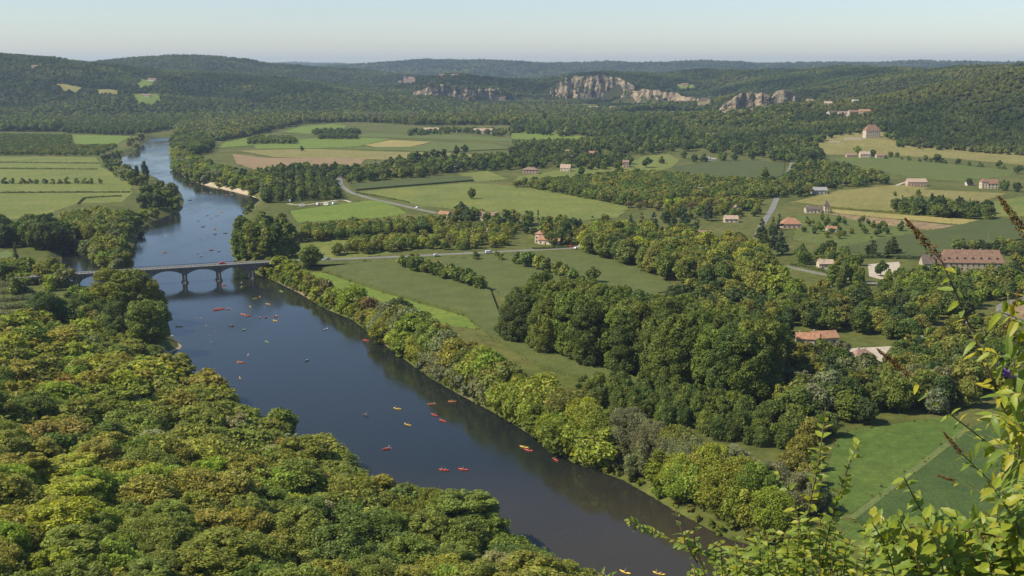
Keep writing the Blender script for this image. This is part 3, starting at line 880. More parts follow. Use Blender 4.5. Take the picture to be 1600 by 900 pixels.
SPEC = {  # species name: (shape, everyday words)
    'broadleaf_tree': ('round', 'broadleaf tree'), 'oak_tree': ('round', 'oak'), 'walnut_tree': ('walnut', 'walnut tree'), 'plane_tree': ('tall', 'plane tree'),
    'poplar_tree': ('poplar', 'poplar'), 'willow_tree': ('willow', 'willow'), 'shrub': ('bush', 'shrub'), 'cypress_tree': ('cypress', 'cypress'),
    'conifer_tree': ('conifer', 'conifer'), 'fruit_tree': ('round', 'fruit tree'), 'riverside_tree': ('bank', 'riverside tree'), 'village_tree': ('round', 'garden tree'),
    'ash_tree': ('tall', 'ash'), 'maple_tree': ('bank', 'maple'), 'elm_tree': ('willow', 'elm'),
    'woodland_tree': ('round', 'woodland tree'), 'poplar_sapling': ('bank', 'young poplar'),
}
TINTS = {'dark green': (0.074, 0.104, 0.028), 'mid green': (0.158, 0.192, 0.036), 'olive green': (0.215, 0.220, 0.042), 'yellow-green': (0.245, 0.272, 0.034),
         'grey-green': (0.205, 0.220, 0.105), 'bright green': (0.200, 0.255, 0.034), 'rust-tinged': (0.225, 0.180, 0.042), 'brownish': (0.190, 0.160, 0.055),
         'deep green': (0.110, 0.150, 0.031), 'blue-green': (0.070, 0.100, 0.050)}
TREES = []   # dicts: name, x, y, H, tint name, cluster phrase, group
STUFFPTS = {}  # cluster -> list for leftovers

def jitter_poly(poly, sp, rng, rows=None):
    xs = [p[0] for p in poly]; ys = [p[1] for p in poly]
    if rows is not None:
        ca, sa = math.cos(rows), math.sin(rows)
    else:
        ca, sa = 1, 0
    R = max(max(xs) - min(xs), max(ys) - min(ys)) * 0.75
    cx, cy = (max(xs) + min(xs)) / 2, (max(ys) + min(ys)) / 2
    g = np.arange(-R, R, sp)
    U, W = np.meshgrid(g, g)
    j = 0.12 if rows is not None else 0.38
    U = U + rng.uniform(-j, j, U.shape) * sp; W = W + rng.uniform(-j, j, W.shape) * sp
    X = (cx + U * ca - W * sa).ravel(); Y = (cy + U * sa + W * ca).ravel()
    k = inside(X, Y, poly)
    return X[k], Y[k]

def add_trees(name, X, Y, hr, tints, phrase, group, wscale=1.0):
    rng = np.random.default_rng(len(TREES) + 3)
    for x, y in zip(X, Y):
        tn = tints[int(rng.integers(len(tints)))]
        TREES.append(dict(name=name, x=float(x), y=float(y), H=float(rng.uniform(*hr)), tint=tn, phrase=phrase, group=group, w=wscale * float(rng.uniform(.88, 1.14))))

def wood(name, px, sp, hr, tints, phrase, group, rows=None, wscale=1.0):
    poly = [P(a, c) for a, c in px]
    X, Y = jitter_poly(poly, sp, np.random.default_rng(abs(int(px[0][0] * 31 + px[0][1] * 7)) + 5), rows)
    add_trees(name, X, Y, hr, tints, phrase, group, wscale)

def line(name, px, n, hr, tints, phrase, group, jit=1.5, wscale=1.0, z=FL):
    w = [P(a, c, z) for a, c in px]
    seg = [math.hypot(w[i + 1][0] - w[i][0], w[i + 1][1] - w[i][1]) for i in range(len(w) - 1)]
    tot = sum(seg); rng = np.random.default_rng(int(px[0][0] + px[0][1] * 3) + n)
    X, Y = [], []
    for k in range(n):
        s = (k + 0.5) / n * tot; i = 0
        while i < len(seg) - 1 and s > seg[i]:
            s -= seg[i]; i += 1
        f = s / max(seg[i], 1e-6)
        X.append(w[i][0] * (1 - f) + w[i + 1][0] * f + rng.uniform(-jit, jit)); Y.append(w[i][1] * (1 - f) + w[i + 1][1] * f + rng.uniform(-jit, jit))
    add_trees(name, X, Y, hr, tints, phrase, group, wscale)

def spot(name, px, py, H, tint, phrase, w=1.0, group=None):
    x, y = P(px, py)
    TREES.append(dict(name=name, x=x, y=y, H=H, tint=tint, phrase=phrase, group=group, w=w))

YG = ['yellow-green', 'yellow-green', 'bright green', 'olive green']
RB = [P(a, c, 0) for a, c in RIGHT_BANK_PX]
def bank_line(i0, i1, off, n, name, hr, tints, phrase, group, jit=1.2, wscale=1.0):
    """trees set back OFF metres from the right bank's water line"""
    pts = [Vector((*p, 0)) for p in RB[i0:i1 + 1]]
    out = []
    for i, p in enumerate(pts):
        d = pts[min(i + 1, len(pts) - 1)] - pts[max(i - 1, 0)]; d.normalize()
        out.append(p + Vector((d.y, -d.x, 0)) * off)
    seg = [(out[i + 1] - out[i]).length for i in range(len(out) - 1)]
    tot = sum(seg); rng = np.random.default_rng(i0 * 9 + int(off * 3) + n)
    X, Y = [], []
    for k in range(n):
        s = (k + rng.uniform(0.25, 0.75)) / n * tot; i = 0
        while i < len(seg) - 1 and s > seg[i]:
            s -= seg[i]; i += 1
        q = out[i].lerp(out[i + 1], s / max(seg[i], 1e-6))
        X.append(q.x + rng.uniform(-jit, jit)); Y.append(q.y + rng.uniform(-jit, jit))
    add_trees(name, X, Y, hr, tints, phrase, group, wscale)

# --- right bank below the bridge, from the near bend up to the bridge
bank_line(1, 3, 3.2, 8, 'shrub', (3.9, 6.5), ['bright green', 'olive green', 'mid green'], 'on the near grassy bank', 'shrubs on the near bank')
bank_line(2, 5, 6.2, 9, 'riverside_tree', (10.4, 14.3), ['yellow-green', 'bright green', 'yellow-green'], 'in the yellow-green clump at the near river bend', 'yellow-green bank trees', wscale=1.1)
bank_line(3, 5, 13.0, 7, 'riverside_tree', (13.0, 16.9), ['yellow-green', 'olive green', 'bright green'], 'behind the yellow-green clump at the near bend', 'yellow-green bank trees', wscale=1.1)
bank_line(5, 7, 3.2, 2, 'willow_tree', (8.0, 10.3), ['grey-green'], 'hanging over the water beside the sand patch', 'grey riverside willows')
bank_line(4, 7, 10.8, 6, 'willow_tree', (13.8, 17.2), ['grey-green'], 'in the tall silvery clump on the near bank', 'grey riverside willows')
bank_line(2, 4, 19.8, 5, 'willow_tree', (12.6, 14.9), ['grey-green'], 'behind the yellow-green clump near the meadow', 'grey riverside willows')
bank_line(7, 11, 3.2, 13, 'riverside_tree', (10.4, 14.3), ['yellow-green', 'yellow-green', 'bright green'], 'in the bright yellow-green clump along the bank', 'yellow-green bank trees', wscale=1.15)
bank_line(7, 12, 9.2, 13, 'riverside_tree', (11.7, 15.6), ['yellow-green', 'olive green', 'bright green'], 'behind the bright yellow-green bank clump', 'yellow-green bank trees', wscale=1.1)
bank_line(11, 15, 2.5, 15, 'riverside_tree', (7.8, 11.7), ['bright green', 'yellow-green', 'olive green', 'grey-green'], 'leaning over the middle reach of the bank', 'bank trees on the middle reach', wscale=1.15)
bank_line(11, 15, 8.5, 14, 'riverside_tree', (10.4, 15.6), ['olive green', 'bright green', 'mid green', 'grey-green'], 'in the second row on the middle reach', 'bank trees on the middle reach', wscale=1.1)
bank_line(12, 15, 15.2, 8, 'riverside_tree', (10.4, 14.3), ['mid green', 'olive green', 'dark green'], 'between the bank trees and the maize', 'bank trees on the middle reach', wscale=1.1)
bank_line(15, 20, 2.5, 17, 'shrub', (5.2, 8.5), ['yellow-green', 'olive green', 'bright green', 'olive green'], 'on the bank below the mown strip', 'bank shrubs below the bridge')
bank_line(15, 20, 7.0, 14, 'riverside_tree', (7.2, 11.7), ['yellow-green', 'olive green', 'bright green', 'brownish'], 'between the mown strip and the river', 'bank trees below the bridge', wscale=1.15)
bank_line(1, 20, 1.0, 85, 'shrub', (2.2, 4.4), ['olive green', 'bright green', 'mid green'], 'dipping into the water at the foot of the bank', 'low bank shrubs', jit=0.8)
# --- young poplars behind the bank
wood('poplar_sapling', [(905, 612), (1000, 606), (1120, 628), (1215, 662), (1255, 700), (1190, 705), (1100, 680), (1000, 655), (930, 640)], 6.0, (6.5, 9), ['deep green', 'mid green', 'deep green'], 'in the young plantation behind the willows', 'young poplar plantation', wscale=0.72)
# --- the great block of planes
wood('plane_tree', [(822, 545), (900, 567), (985, 592), (1060, 614), (1130, 632), (1198, 640), (1205, 605), (1150, 580), (1060, 560), (960, 540), (880, 522), (838, 520)], 9.6, (29, 34), ['mid green', 'mid green', 'deep green'], 'in the great dark block beside the maize', 'great block of plane trees', rows=0.35, wscale=0.98)
line('plane_tree', [(785, 528), (806, 534), (826, 542)], 3, (25, 28), ['dark green', 'deep green'], 'at the river end of the great block', 'great block of plane trees', wscale=1.2)
# --- by the bridge
for i, (a, c) in enumerate([(372, 398), (385, 402), (400, 405), (415, 406), (430, 405), (444, 404), (456, 400), (378, 388), (395, 392), (412, 394), (430, 393), (446, 391), (404, 383), (424, 382), (442, 380)]):
    spot('poplar_tree', a, c, 23 + (i * 7 % 5), ['mid green', 'deep green', 'mid green'][i % 3], 'in the tall clump beside the bridge end', 1.45, 'tall poplars by the bridge')
spot('broadleaf_tree', 481, 421, 16.5, 'mid green', 'single round tree beside the road at the bridge end', 1.1)
line('shrub', [(372, 407), (395, 411), (420, 417), (452, 421)], 8, (3, 5), ['dark green', 'mid green', 'olive green'], 'under the road embankment at the bridge', 'shrubs by the bridge end')
# --- walnuts and hedges round the road
wood('walnut_tree', [(466, 380), (555, 373), (690, 364), (692, 350), (560, 357), (466, 364)], 9.5, (8, 10), ['mid green', 'deep green', 'olive green'], 'in the long row behind the road meadow', 'walnut rows behind the road', rows=0.12)
wood('walnut_tree', [(522, 400), (600, 395), (655, 391), (650, 379), (545, 386)], 9, (7.5, 9.5), ['mid green', 'olive green'], 'in the short row beside the road', 'walnut row beside the road')
wood('walnut_tree', [(655, 392), (790, 389), (806, 368), (770, 356), (690, 358), (660, 374)], 11, (6.5, 9), ['olive green', 'yellow-green', 'olive green', 'mid green'], 'in the loose orchard below the white gable', 'loose walnut orchard')
line('broadleaf_tree', [(626, 420), (660, 428), (700, 440), (735, 450), (764, 456)], 11, (9, 12.5), ['mid green', 'deep green', 'mid green'], 'in the diagonal hedge across the maize', 'diagonal hedge trees', wscale=1.1)
line('broadleaf_tree', [(640, 416), (690, 430), (740, 444)], 7, (8, 10), ['mid green', 'olive green'], 'behind the diagonal hedge', 'diagonal hedge trees')
line('broadleaf_tree', [(800, 412), (830, 419), (862, 428), (895, 440), (935, 444)], 8, (9, 12), ['mid green', 'deep green', 'olive green'], 'in the second hedge beside the crop field', 'second hedge trees', wscale=1.1)
for a, c, h in [(744, 406, 6), (785, 407, 5), (570, 412, 3), (776, 401, 4)]:
    spot('shrub', a, c, h, 'mid green', 'round bush standing alone at the road side', 1.0, 'roadside bushes')
# --- woods right of the road end
wood('woodland_tree', [(912, 396), (960, 408), (1015, 430), (1060, 445), (1130, 452), (1200, 452), (1215, 425), (1175, 400), (1100, 392), (1030, 378), (960, 368), (915, 372)], 11, (13, 18), ['mid green', 'olive green', 'deep green', 'mid green', 'olive green', 'yellow-green'], 'in the wood where the road ends', 'wood at the road end')
for i, (a, c) in enumerate([(925, 365), (945, 372), (985, 366), (1004, 362), (1018, 370), (1052, 362), (1072, 352), (1086, 360), (1106, 345), (1040, 348), (1210, 390), (1196, 400), (1222, 398), (1208, 372), (1218, 360), (1190, 378)]):
    spot('conifer_tree', a, c, 15 + (i * 5 % 7), ['blue-green', 'dark green'][i % 2], 'standing above the wood at the road end', 1.25, 'dark conifers in the wood')
spot('broadleaf_tree', 1215, 474, 22, 'yellow-green', 'big bright tree rising beside the plane block', 1.0)
spot('broadleaf_tree', 1245, 482, 17, 'bright green', 'fresh green tree next to the bright tree', 1.0)
spot('broadleaf_tree', 1180, 470, 17, 'olive green', 'olive tree leaning on the plane block', 1.0)
wood('woodland_tree', [(1235, 470), (1330, 478), (1420, 470), (1500, 482), (1500, 505), (1440, 528), (1400, 535), (1320, 520), (1240, 515)], 11.5, (10, 15), ['deep green', 'mid green', 'dark green', 'olive green'], 'in the shady wood below the priory', 'wood below the priory')
wood('woodland_tree', [(1170, 605), (1225, 565), (1310, 572), (1335, 590), (1420, 584), (1500, 590), (1530, 640), (1440, 648), (1380, 655), (1330, 668), (1295, 690), (1245, 695), (1205, 665)], 9.5, (9, 15), ['mid green', 'dark green', 'deep green', 'olive green', 'grey-green'], 'in the lower wood above the shaded meadow', 'wood above the shaded meadow')
wood('woodland_tree', [(1420, 540), (1520, 512), (1600, 520), (1640, 600), (1540, 620), (1430, 580), (1400, 575)], 10.5, (7, 11), ['mid green', 'olive green', 'deep green'], 'in the garden behind the flowering bush', 'garden trees behind the bush')
wood('woodland_tree', [(1075, 458), (1150, 462), (1235, 474), (1240, 520), (1228, 560), (1205, 590), (1150, 560), (1060, 530), (1010, 500), (1040, 470)], 11, (8, 12), ['dark green', 'deep green', 'olive green', 'mid green', 'dark green'], 'in the wood behind the plane block', 'wood behind the plane block')
for a, c, h in [(1262, 690, 9), (1250, 715, 8), (1275, 735, 6), (1262, 760, 8), (1285, 800, 7), (1235, 740, 8)]:
    spot('riverside_tree', a, c, h, ['mid green', 'grey-green', 'olive green'][a % 3], 'at the edge of the shaded meadow by the willows', 1.1, 'trees at the meadow edge')
# --- right side, gardens and groves
for i, (a, c) in enumerate([(1305, 440), (1318, 444), (1330, 442), (1345, 446), (1296, 448), (1312, 455), (1337, 456)]):
    spot('poplar_tree', a, c, 13 + i % 3 * 2, ['bright green', 'mid green'][i % 2], 'in the small clump beside the white yard', 1.3, 'poplars by the white yard')
for i, (a, c) in enumerate([(1366, 402), (1388, 403), (1360, 398), (1394, 398)]):
    spot('conifer_tree', a, c, 12 + i, 'dark green', 'cedar behind the white yard', 1.7, 'cedars behind the white yard')
spot('broadleaf_tree', 1376, 432, 10.5, 'deep green', 'round tree standing in the white gravel yard', 1.0)
wood('village_tree', [(1238, 398), (1300, 395), (1345, 410), (1340, 430), (1290, 425), (1240, 412)], 12, (6, 11), ['mid green', 'deep green', 'olive green'], 'in the gardens before the white yard', 'gardens before the white yard')
wood('village_tree', [(1410, 430), (1470, 428), (1500, 440), (1500, 470), (1420, 465), (1360, 455), (1380, 445)], 10, (6, 11), ['mid green', 'deep green', 'bright green'], 'in the park in front of the priory', 'park before the priory')
wood('village_tree', [(1470, 392), (1510, 388), (1600, 386), (1620, 440), (1580, 440), (1575, 400), (1500, 393)], 10, (6, 10), ['mid green', 'dark green', 'olive green'], 'around the end of the long priory', 'trees behind the priory')
wood('woodland_tree', [(1398, 334), (1470, 340), (1548, 346), (1544, 332), (1440, 324), (1402, 326)], 10, (10, 14), ['deep green', 'dark green', 'mid green'], 'in the dark grove beside the hay field', 'grove beside the hay field', wscale=1.1)
for i, (a, c) in enumerate([(1406, 332), (1474, 334), (1497, 338), (1514, 338), (1455, 330)]):
    spot('conifer_tree', a, c, 18 + i % 3, 'blue-green', 'spire rising from the dark grove', .9, 'spires in the grove')
wood('fruit_tree', [(1245, 345), (1300, 340), (1405, 352), (1430, 360), (1360, 372), (1310, 378), (1262, 372)], 16, (4, 7), ['mid green', 'olive green', 'deep green'], 'dotted over the grass paddock', 'fruit trees in the paddock', wscale=1.1)
line('shrub', [(1383, 248), (1410, 250), (1470, 255), (1530, 261), (1590, 266), (1620, 268)], 15, (4, 8), ['deep green', 'mid green'], 'in the hedge across the deep green field', 'hedge below the manor', jit=6)
wood('village_tree', [(1190, 292), (1230, 285), (1245, 262), (1290, 262), (1380, 282), (1400, 288), (1300, 296), (1240, 312), (1200, 300)], 13, (8, 14), ['mid green', 'dark green', 'deep green', 'olive green'], 'around the houses below the manor', 'trees below the manor')
wood('village_tree', [(1205, 240), (1270, 236), (1290, 250), (1240, 258), (1205, 252)], 14, (10, 16), ['deep green', 'dark green', 'mid green'], 'by the lane end under the spur', 'trees at the lane end')
for a, c, h, t in [(1340, 242, 13, 'bright green'), (1364, 244, 10, 'dark green'), (1392, 246, 9, 'deep green'), (1402, 246, 8, 'deep green'), (1445, 252, 9, 'mid green'), (1462, 254, 13, 'deep green'), (1497, 256, 8, 'dark green'), (1560, 262, 10, 'mid green'), (1590, 272, 11, 'deep green'), (1515, 290, 9, 'dark green'), (1568, 298, 12, 'deep green'), (1590, 300, 11, 'dark green'), (1398, 306, 5, 'mid green'), (1435, 306, 7, 'mid green')]:
    spot('broadleaf_tree', a, c, h, t, 'standing alone in the pastures below the manor', 1.1, 'lone pasture trees')
spot('broadleaf_tree', 737, 311, 12, 'mid green', 'lone tree in the middle of the wide meadow', 0.9)
# --- orchard above the big meadow and the village belt
wood('walnut_tree', [(790, 293), (830, 294), (960, 319), (1000, 324), (1100, 312), (1215, 312), (1235, 298), (1180, 288), (1080, 281), (1000, 274), (900, 284)], 13, (8, 11), ['mid green', 'deep green', 'mid green', 'olive green'], 'in the broad orchard above the meadow', 'broad walnut orchard', rows=0.5, wscale=1.12)
wood('walnut_tree', [(965, 324), (1020, 330), (1150, 325), (1190, 320), (1150, 314), (1050, 318)], 12, (6, 8), ['olive green', 'brownish', 'yellow-green'], 'in the pale front rows of the orchard', 'pale orchard rows')
wood('village_tree', [(1020, 345), (1180, 340), (1195, 328), (1150, 326), (1050, 336)], 13, (6, 11), ['mid green', 'deep green', 'olive green'], 'in gardens below the orchard', 'gardens below the orchard')
wood('village_tree', [(690, 345), (720, 337), (800, 345), (905, 355), (915, 385), (860, 386), (820, 372), (760, 356), (700, 352)], 13, (6, 12), ['deep green', 'mid green', 'olive green', 'dark green'], 'around the houses by the road', 'trees round the roadside houses')
for i, (a, c) in enumerate([(730, 345), (742, 348), (722, 340), (825, 350), (882, 382), (790, 352)]):
    spot('broadleaf_tree', a, c, 12 + i % 3, ['dark green', 'deep green'][i % 2], 'tall dark tree beside the pink roofed houses', 1.0, 'dark trees by the pink roofs')
spot('cypress_tree', 842, 353, 14, 'dark green', 'slim cypress above the tiled house with a tower', 0.8)
wood('village_tree', [(412, 318), (532, 312), (534, 288), (500, 276), (430, 284)], 12, (9, 13), ['deep green', 'mid green', 'dark green'], 'in the camping rows beside the lawn', 'camping trees', rows=0.2)
wood('village_tree', [(548, 288), (660, 278), (715, 268), (795, 266), (795, 250), (700, 254), (640, 254), (560, 272)], 15, (9, 15), ['deep green', 'mid green', 'dark green', 'mid green'], 'in the belt of village gardens', 'village garden belt')
line('poplar_tree', [(640, 262), (665, 258), (692, 252)], 7, (18, 24), ['dark green', 'deep green'], 'tall row above the village gardens', 'tall village row', wscale=1.6)
for i, (a, c) in enumerate([(545, 283), (552, 280), (590, 272), (740, 256), (752, 258), (768, 255)]):
    spot('conifer_tree', a, c, 15 + i % 3 * 2, 'dark green', 'pointed conifer in the village gardens', 1.1, 'village conifers')
wood('village_tree', [(790, 268), (860, 262), (950, 268), (990, 262), (985, 250), (900, 246), (800, 246)], 17, (8, 14), ['deep green', 'mid green', 'dark green'], 'among the middle village houses', 'middle village trees')
wood('village_tree', [(800, 248), (900, 244), (1000, 244), (1060, 236), (1195, 246), (1190, 238), (1080, 222), (980, 224), (900, 236), (800, 238)], 20, (10, 16), ['deep green', 'dark green', 'mid green'], 'in the belt below the wooded spur', 'belt below the spur')
for i, (a, c) in enumerate([(908, 273), (935, 262), (968, 277), (1010, 262), (1034, 256), (1086, 254), (1100, 254), (1128, 252), (1148, 252), (1068, 248), (1195, 278), (1175, 250)]):
    spot('broadleaf_tree', a, c, 11 + i % 4, ['deep green', 'mid green', 'dark green'][i % 3], 'single tree on the village lawns', 1.1, 'single lawn trees')
for i, (a, c) in enumerate([(1009, 218), (1011, 214), (1020, 214), (1156, 188), (850, 196)]):
    spot('poplar_tree', a, c, 30, 'dark green', 'very tall dark poplar spire in the far plain', 1.0, 'far poplar spires')
# --- left bank
wood('broadleaf_tree', [(25, 388), (58, 395), (95, 392), (98, 375), (60, 368), (22, 374)], 12, (17, 21), ['dark green', 'deep green'], 'in the tall dark clump by the stream', 'dark clump on the left bank')
wood('walnut_tree', [(92, 378), (200, 370), (206, 350), (150, 340), (100, 350)], 10, (10, 13), ['olive green', 'mid green'], 'in the plantation behind the stream mouth', 'plantation on the left bank')
wood('broadleaf_tree', [(-40, 390), (24, 388), (20, 360), (-40, 362)], 12, (14, 18), ['deep green', 'dark green'], 'at the far end of the left meadows', 'trees at the left meadows')
for i, (a, c, h) in enumerate([(140, 400, 12), (160, 402, 13), (182, 396, 11), (126, 396, 9)]):
    spot('willow_tree', a, c, h, 'grey-green', 'silvery willow leaning over the stream mouth', 1.1, 'willows at the stream mouth')
for i, (a, c, h, t) in enumerate([(176, 372, 12, 'mid green'), (195, 366, 14, 'dark green'), (205, 358, 14, 'deep green'), (190, 352, 13, 'bright green'), (215, 348, 12, 'dark green'), (160, 372, 11, 'olive green'), (225, 338, 8, 'yellow-green'), (225, 325, 13, 'dark green'), (240, 326, 15, 'dark green'), (252, 322, 17, 'deep green'), (262, 318, 16, 'dark green'), (272, 322, 13, 'mid green'), (280, 326, 11, 'grey-green'), (232, 312, 16, 'deep green'), (250, 308, 17, 'dark green'), (268, 306, 14, 'grey-green'), (240, 334, 9, 'olive green'), (226, 340, 6, 'yellow-green')]):
    spot('riverside_tree', a, c, h, t, 'in the dark bank wood above the bridge', 1.1, 'bank wood above the bridge')
for a, c in [(213, 290), (229, 283)]:
    spot('poplar_tree', a, c, 25, 'dark green', 'dark columnar poplar rising from the bank wood', 1.0, 'columnar poplars on the bank')
for i, (a, c) in enumerate([(170, 262), (178, 268), (186, 276), (195, 282), (204, 288), (212, 284), (222, 290), (176, 252), (184, 246), (194, 240), (204, 236), (212, 231), (220, 228), (228, 222), (236, 217), (186, 262), (198, 272), (166, 256), (205, 228), (218, 220)]):
    spot('riverside_tree', a, c, 12 + i % 5, ['mid green', 'dark green', 'olive green', 'grey-green'][i % 4], 'along the far left bank of the bend', 1.1, 'far left bank trees')
spot('cypress_tree', 26, 416, 16, 'dark green', 'slim dark cypress beside the sandy path', 1.1)
spot('broadleaf_tree', 186, 438, 18, 'mid green', 'big tree standing in front of the bridge deck', 1.0)
for a, c, h, t, ph in [(178, 486, 24, 'olive green', 'tall riverside tree before the bridge, slimmest of the three'), (206, 494, 27, 'mid green', 'tall middle tree of the riverside three'), (196, 534, 21, 'deep green', 'dark tree in front of the riverside three'), (234, 540, 24, 'mid green', 'broad riverside tree overhanging the canoe landing'), (236, 494, 22, 'olive green', 'tall olive tree just under the bridge parapet'),
                       (80, 520, 23, 'deep green', 'large dark tree above the hedge rows'), (106, 448, 12, 'grey-green', 'grey bush tree covering the bridge end'), (153, 512, 8, 'yellow-green', 'bright yellow bush below the riverside trees'),
                       (118, 470, 9, 'bright green', 'fresh green tree beside the stream pool'), (128, 478, 7, 'brownish', 'dark purple-brown tree at the sandy clearing'), (45, 430, 12, 'bright green', 'bright tree right of the cypress'),
                       (64, 442, 12, 'olive green', 'olive tree below the cypress'), (30, 460, 11, 'mid green', 'green tree at the edge of the hedge rows'), (5, 440, 12, 'mid green', 'green tree at the very edge beside the cypress'), (80, 425, 10, 'olive green', 'olive tree behind the grey bush tree'), (170, 548, 12, 'mid green', 'low tree under the riverside trees'), (252, 508, 10, 'mid green', 'small tree right at the canoe landing')]:
    spot('riverside_tree' if h < 20 else 'ash_tree', a, c, h, t, ph, 1.45 if h > 20 else 1.15)
wood('riverside_tree', [(10, 425), (90, 430), (112, 462), (60, 450), (-20, 446)], 9, (7, 11), ['olive green', 'mid green', 'bright green', 'yellow-green'], 'in the thicket at the stream mouth', 'thicket at the stream mouth')
wood('riverside_tree', [(-30, 512), (60, 520), (150, 538), (215, 552), (240, 530), (200, 505), (160, 500), (110, 500), (60, 510)], 9, (8, 13), ['mid green', 'deep green', 'olive green', 'grey-green'], 'in the thicket below the hedge rows', 'thicket at the slope foot')
wood('riverside_tree', [(95, 495), (180, 495), (245, 515), (258, 490), (225, 470), (160, 468), (135, 480)], 9.5, (9, 14), ['mid green', 'deep green', 'bright green'], 'in the riverside wood below the bridge', 'riverside wood below the bridge')
# --- right bank above the bridge
bank_line(21, 25, 4.0, 7, 'shrub', (5.2, 9.1), ['mid green', 'olive green'], 'below the tall poplars at the water', 'shrubs below the poplars')
wood('riverside_tree', [(276, 268), (300, 281), (345, 290), (400, 301), (420, 304), (440, 296), (400, 284), (350, 272), (310, 256), (284, 240), (272, 240)], 12, (9, 14), ['mid green', 'bright green', 'deep green', 'olive green', 'grey-green', 'yellow-green'], 'along the outer bank above the gravel beach', 'outer bank trees', wscale=1.1)
line('poplar_tree', [(372, 290), (378, 289), (384, 291)], 3, (19, 22), ['dark green'], 'slim group behind the gravel beach', 'slim poplars by the beach')
wood('riverside_tree', [(272, 238), (300, 246), (330, 238), (330, 222), (300, 214), (274, 218)], 15, (12, 17), ['deep green', 'dark green', 'mid green'], 'in the wood where the river comes into view', 'wood at the river turn')
wood('village_tree', [(395, 300), (440, 292), (470, 282), (560, 278), (560, 270), (450, 266), (400, 275)], 14, (9, 14), ['deep green', 'dark green', 'mid green'], 'in the belt behind the camping rows', 'belt behind the camping rows')
# --- bushes in the left meadows
line('shrub', [(3, 287), (60, 287), (110, 287), (162, 287)], 13, (5, 8), ['mid green', 'olive green', 'deep green'], 'in the spaced row across the left meadows', 'bush row in the left meadows')
spot('shrub', 472, 236, 8, 'dark green', 'single dark bush in the pale far meadow', 1.0)
for a, c in [(713, 241), (727, 240), (1190, 246)]:
    spot('broadleaf_tree', a, c, 14, 'dark green', 'single dark tree beyond the village belt', 1.0, 'single trees beyond the village')

wood('riverside_tree', [(118, 398), (150, 404), (160, 420), (172, 432), (192, 426), (200, 404), (204, 386), (190, 380), (140, 384)], 9, (8, 13), ['grey-green', 'mid green', 'olive green', 'bright green'], 'on the spit between stream and river', 'trees on the stream spit')
wood('village_tree', [(1405, 442), (1460, 434), (1500, 436), (1560, 434), (1620, 448), (1620, 462), (1540, 474), (1500, 498), (1400, 474)], 9, (7, 11), ['mid green', 'deep green', 'olive green', 'bright green'], 'in the park below the long priory', 'park below the priory')
for i, (a, c, h) in enumerate([(1386, 217, 12), (1394, 219, 13), (1403, 221, 12), (1342, 210, 12), (1326, 211, 13), (1312, 212, 12), (1352, 208, 13), (1378, 207, 13), (1297, 216, 12), (1286, 220, 13), (1277, 223, 12), (1366, 206, 14), (1335, 208, 13), (1305, 210, 13), (1390, 210, 13), (1400, 214, 12), (1290, 212, 13), (1320, 206, 13)]):
    x_, y_, z_ = hit(a, c)
    TREES.append(dict(name='fruit_tree' if h < 9 else 'broadleaf_tree', x=x_, y=y_, H=h, tint=['deep green', 'mid green', 'dark green'][i % 3], phrase='close round the tall manor', group='trees round the manor', w=1.15))
# --- the wooded slope below the viewpoint
def slope_trees():
    rng = np.random.default_rng(77)
    sp = 9.0
    gx = np.arange(-420, 180, sp); gy = np.arange(110, 660, sp)
    X, Y = np.meshgrid(gx, gy)
    X = (X + rng.uniform(-.42, .42, X.shape) * sp).ravel(); Y = (Y + rng.uniform(-.42, .42, Y.shape) * sp).ravel()
    k = inside(X, Y, FOOT_POLY)
    df, _, _, _ = seg_info(X, Y, FOOT)
    k &= df > np.where(Y < 400, 8.0, 1.5)
    X, Y = X[k], Y[k]
    Z = terrain(X, Y)
    px, py, dep = proj(X, Y, Z + 8)
    k = (px > -70) & (px < 1150) & (py < 985) & (py > 400)
    X, Y, Z = X[k], Y[k], Z[k]
    n1 = vnoise(X, Y, 45, 21); n2 = vnoise(X, Y, 22, 22)
    for x, y, z, a, c in zip(X, Y, Z, n1, n2):
        u = rng.uniform()
        if c > 0.32: t = 'rust-tinged' if u < .3 else 'olive green'
        elif a > 0.12: t = 'olive green' if u < .5 else ('bright green' if u < .75 else 'yellow-green')
        elif a < -0.16: t = 'mid green' if u < .7 else ('grey-green' if u < .78 else 'deep green')
        else: t = ['olive green', 'mid green', 'mid green', 'olive green', 'mid green', 'bright green', 'olive green'][int(u * 6.15)]
        H = rng.uniform(7.5, 13.0) * (1.25 if c < -.2 else 1)
        q = rng.uniform()
        nm, hm, wm = ('oak_tree', 1.0, 1.0) if q < .45 else (('ash_tree', 1.12, 1.5) if q < .65 else (('maple_tree', .92, .95) if q < .9 else ('elm_tree', .95, .95)))
        TREES.append(dict(name=nm, x=float(x), y=float(y), H=float(H * hm), tint=t, warm=1.0, phrase='on the wooded slope below the viewpoint', group='trees of the wooded slope', w=float(rng.uniform(1.1, 1.7) * wm), slope=True))
slope_trees()

TX = np.array([t['x'] for t in TREES]); TY = np.array([t['y'] for t in TREES])
TZ = terrain(TX, TY)
TH = np.array([t['H'] for t in TREES])
TPX, TPY, TD = proj(TX, TY, TZ + TH * 0.5)
keep = (TPX > -60) & (TPX < 1660) & (TPY < 1000) & (TZ > -0.4)
# too close together in one spot: thin out trees of different groups standing inside each other
size_px = TH * FPX / TD
by_name = {}
for i, t in enumerate(TREES):
    if keep[i]:
        by_name.setdefault(t['name'], []).append(i)
single, rest = [], []
for n, ids in by_name.items():
    ids.sort(key=lambda i: -size_px[i] * (0.55 if TPY[i] > 905 else 1.0))
    single += ids[:290]; rest += ids[290:]

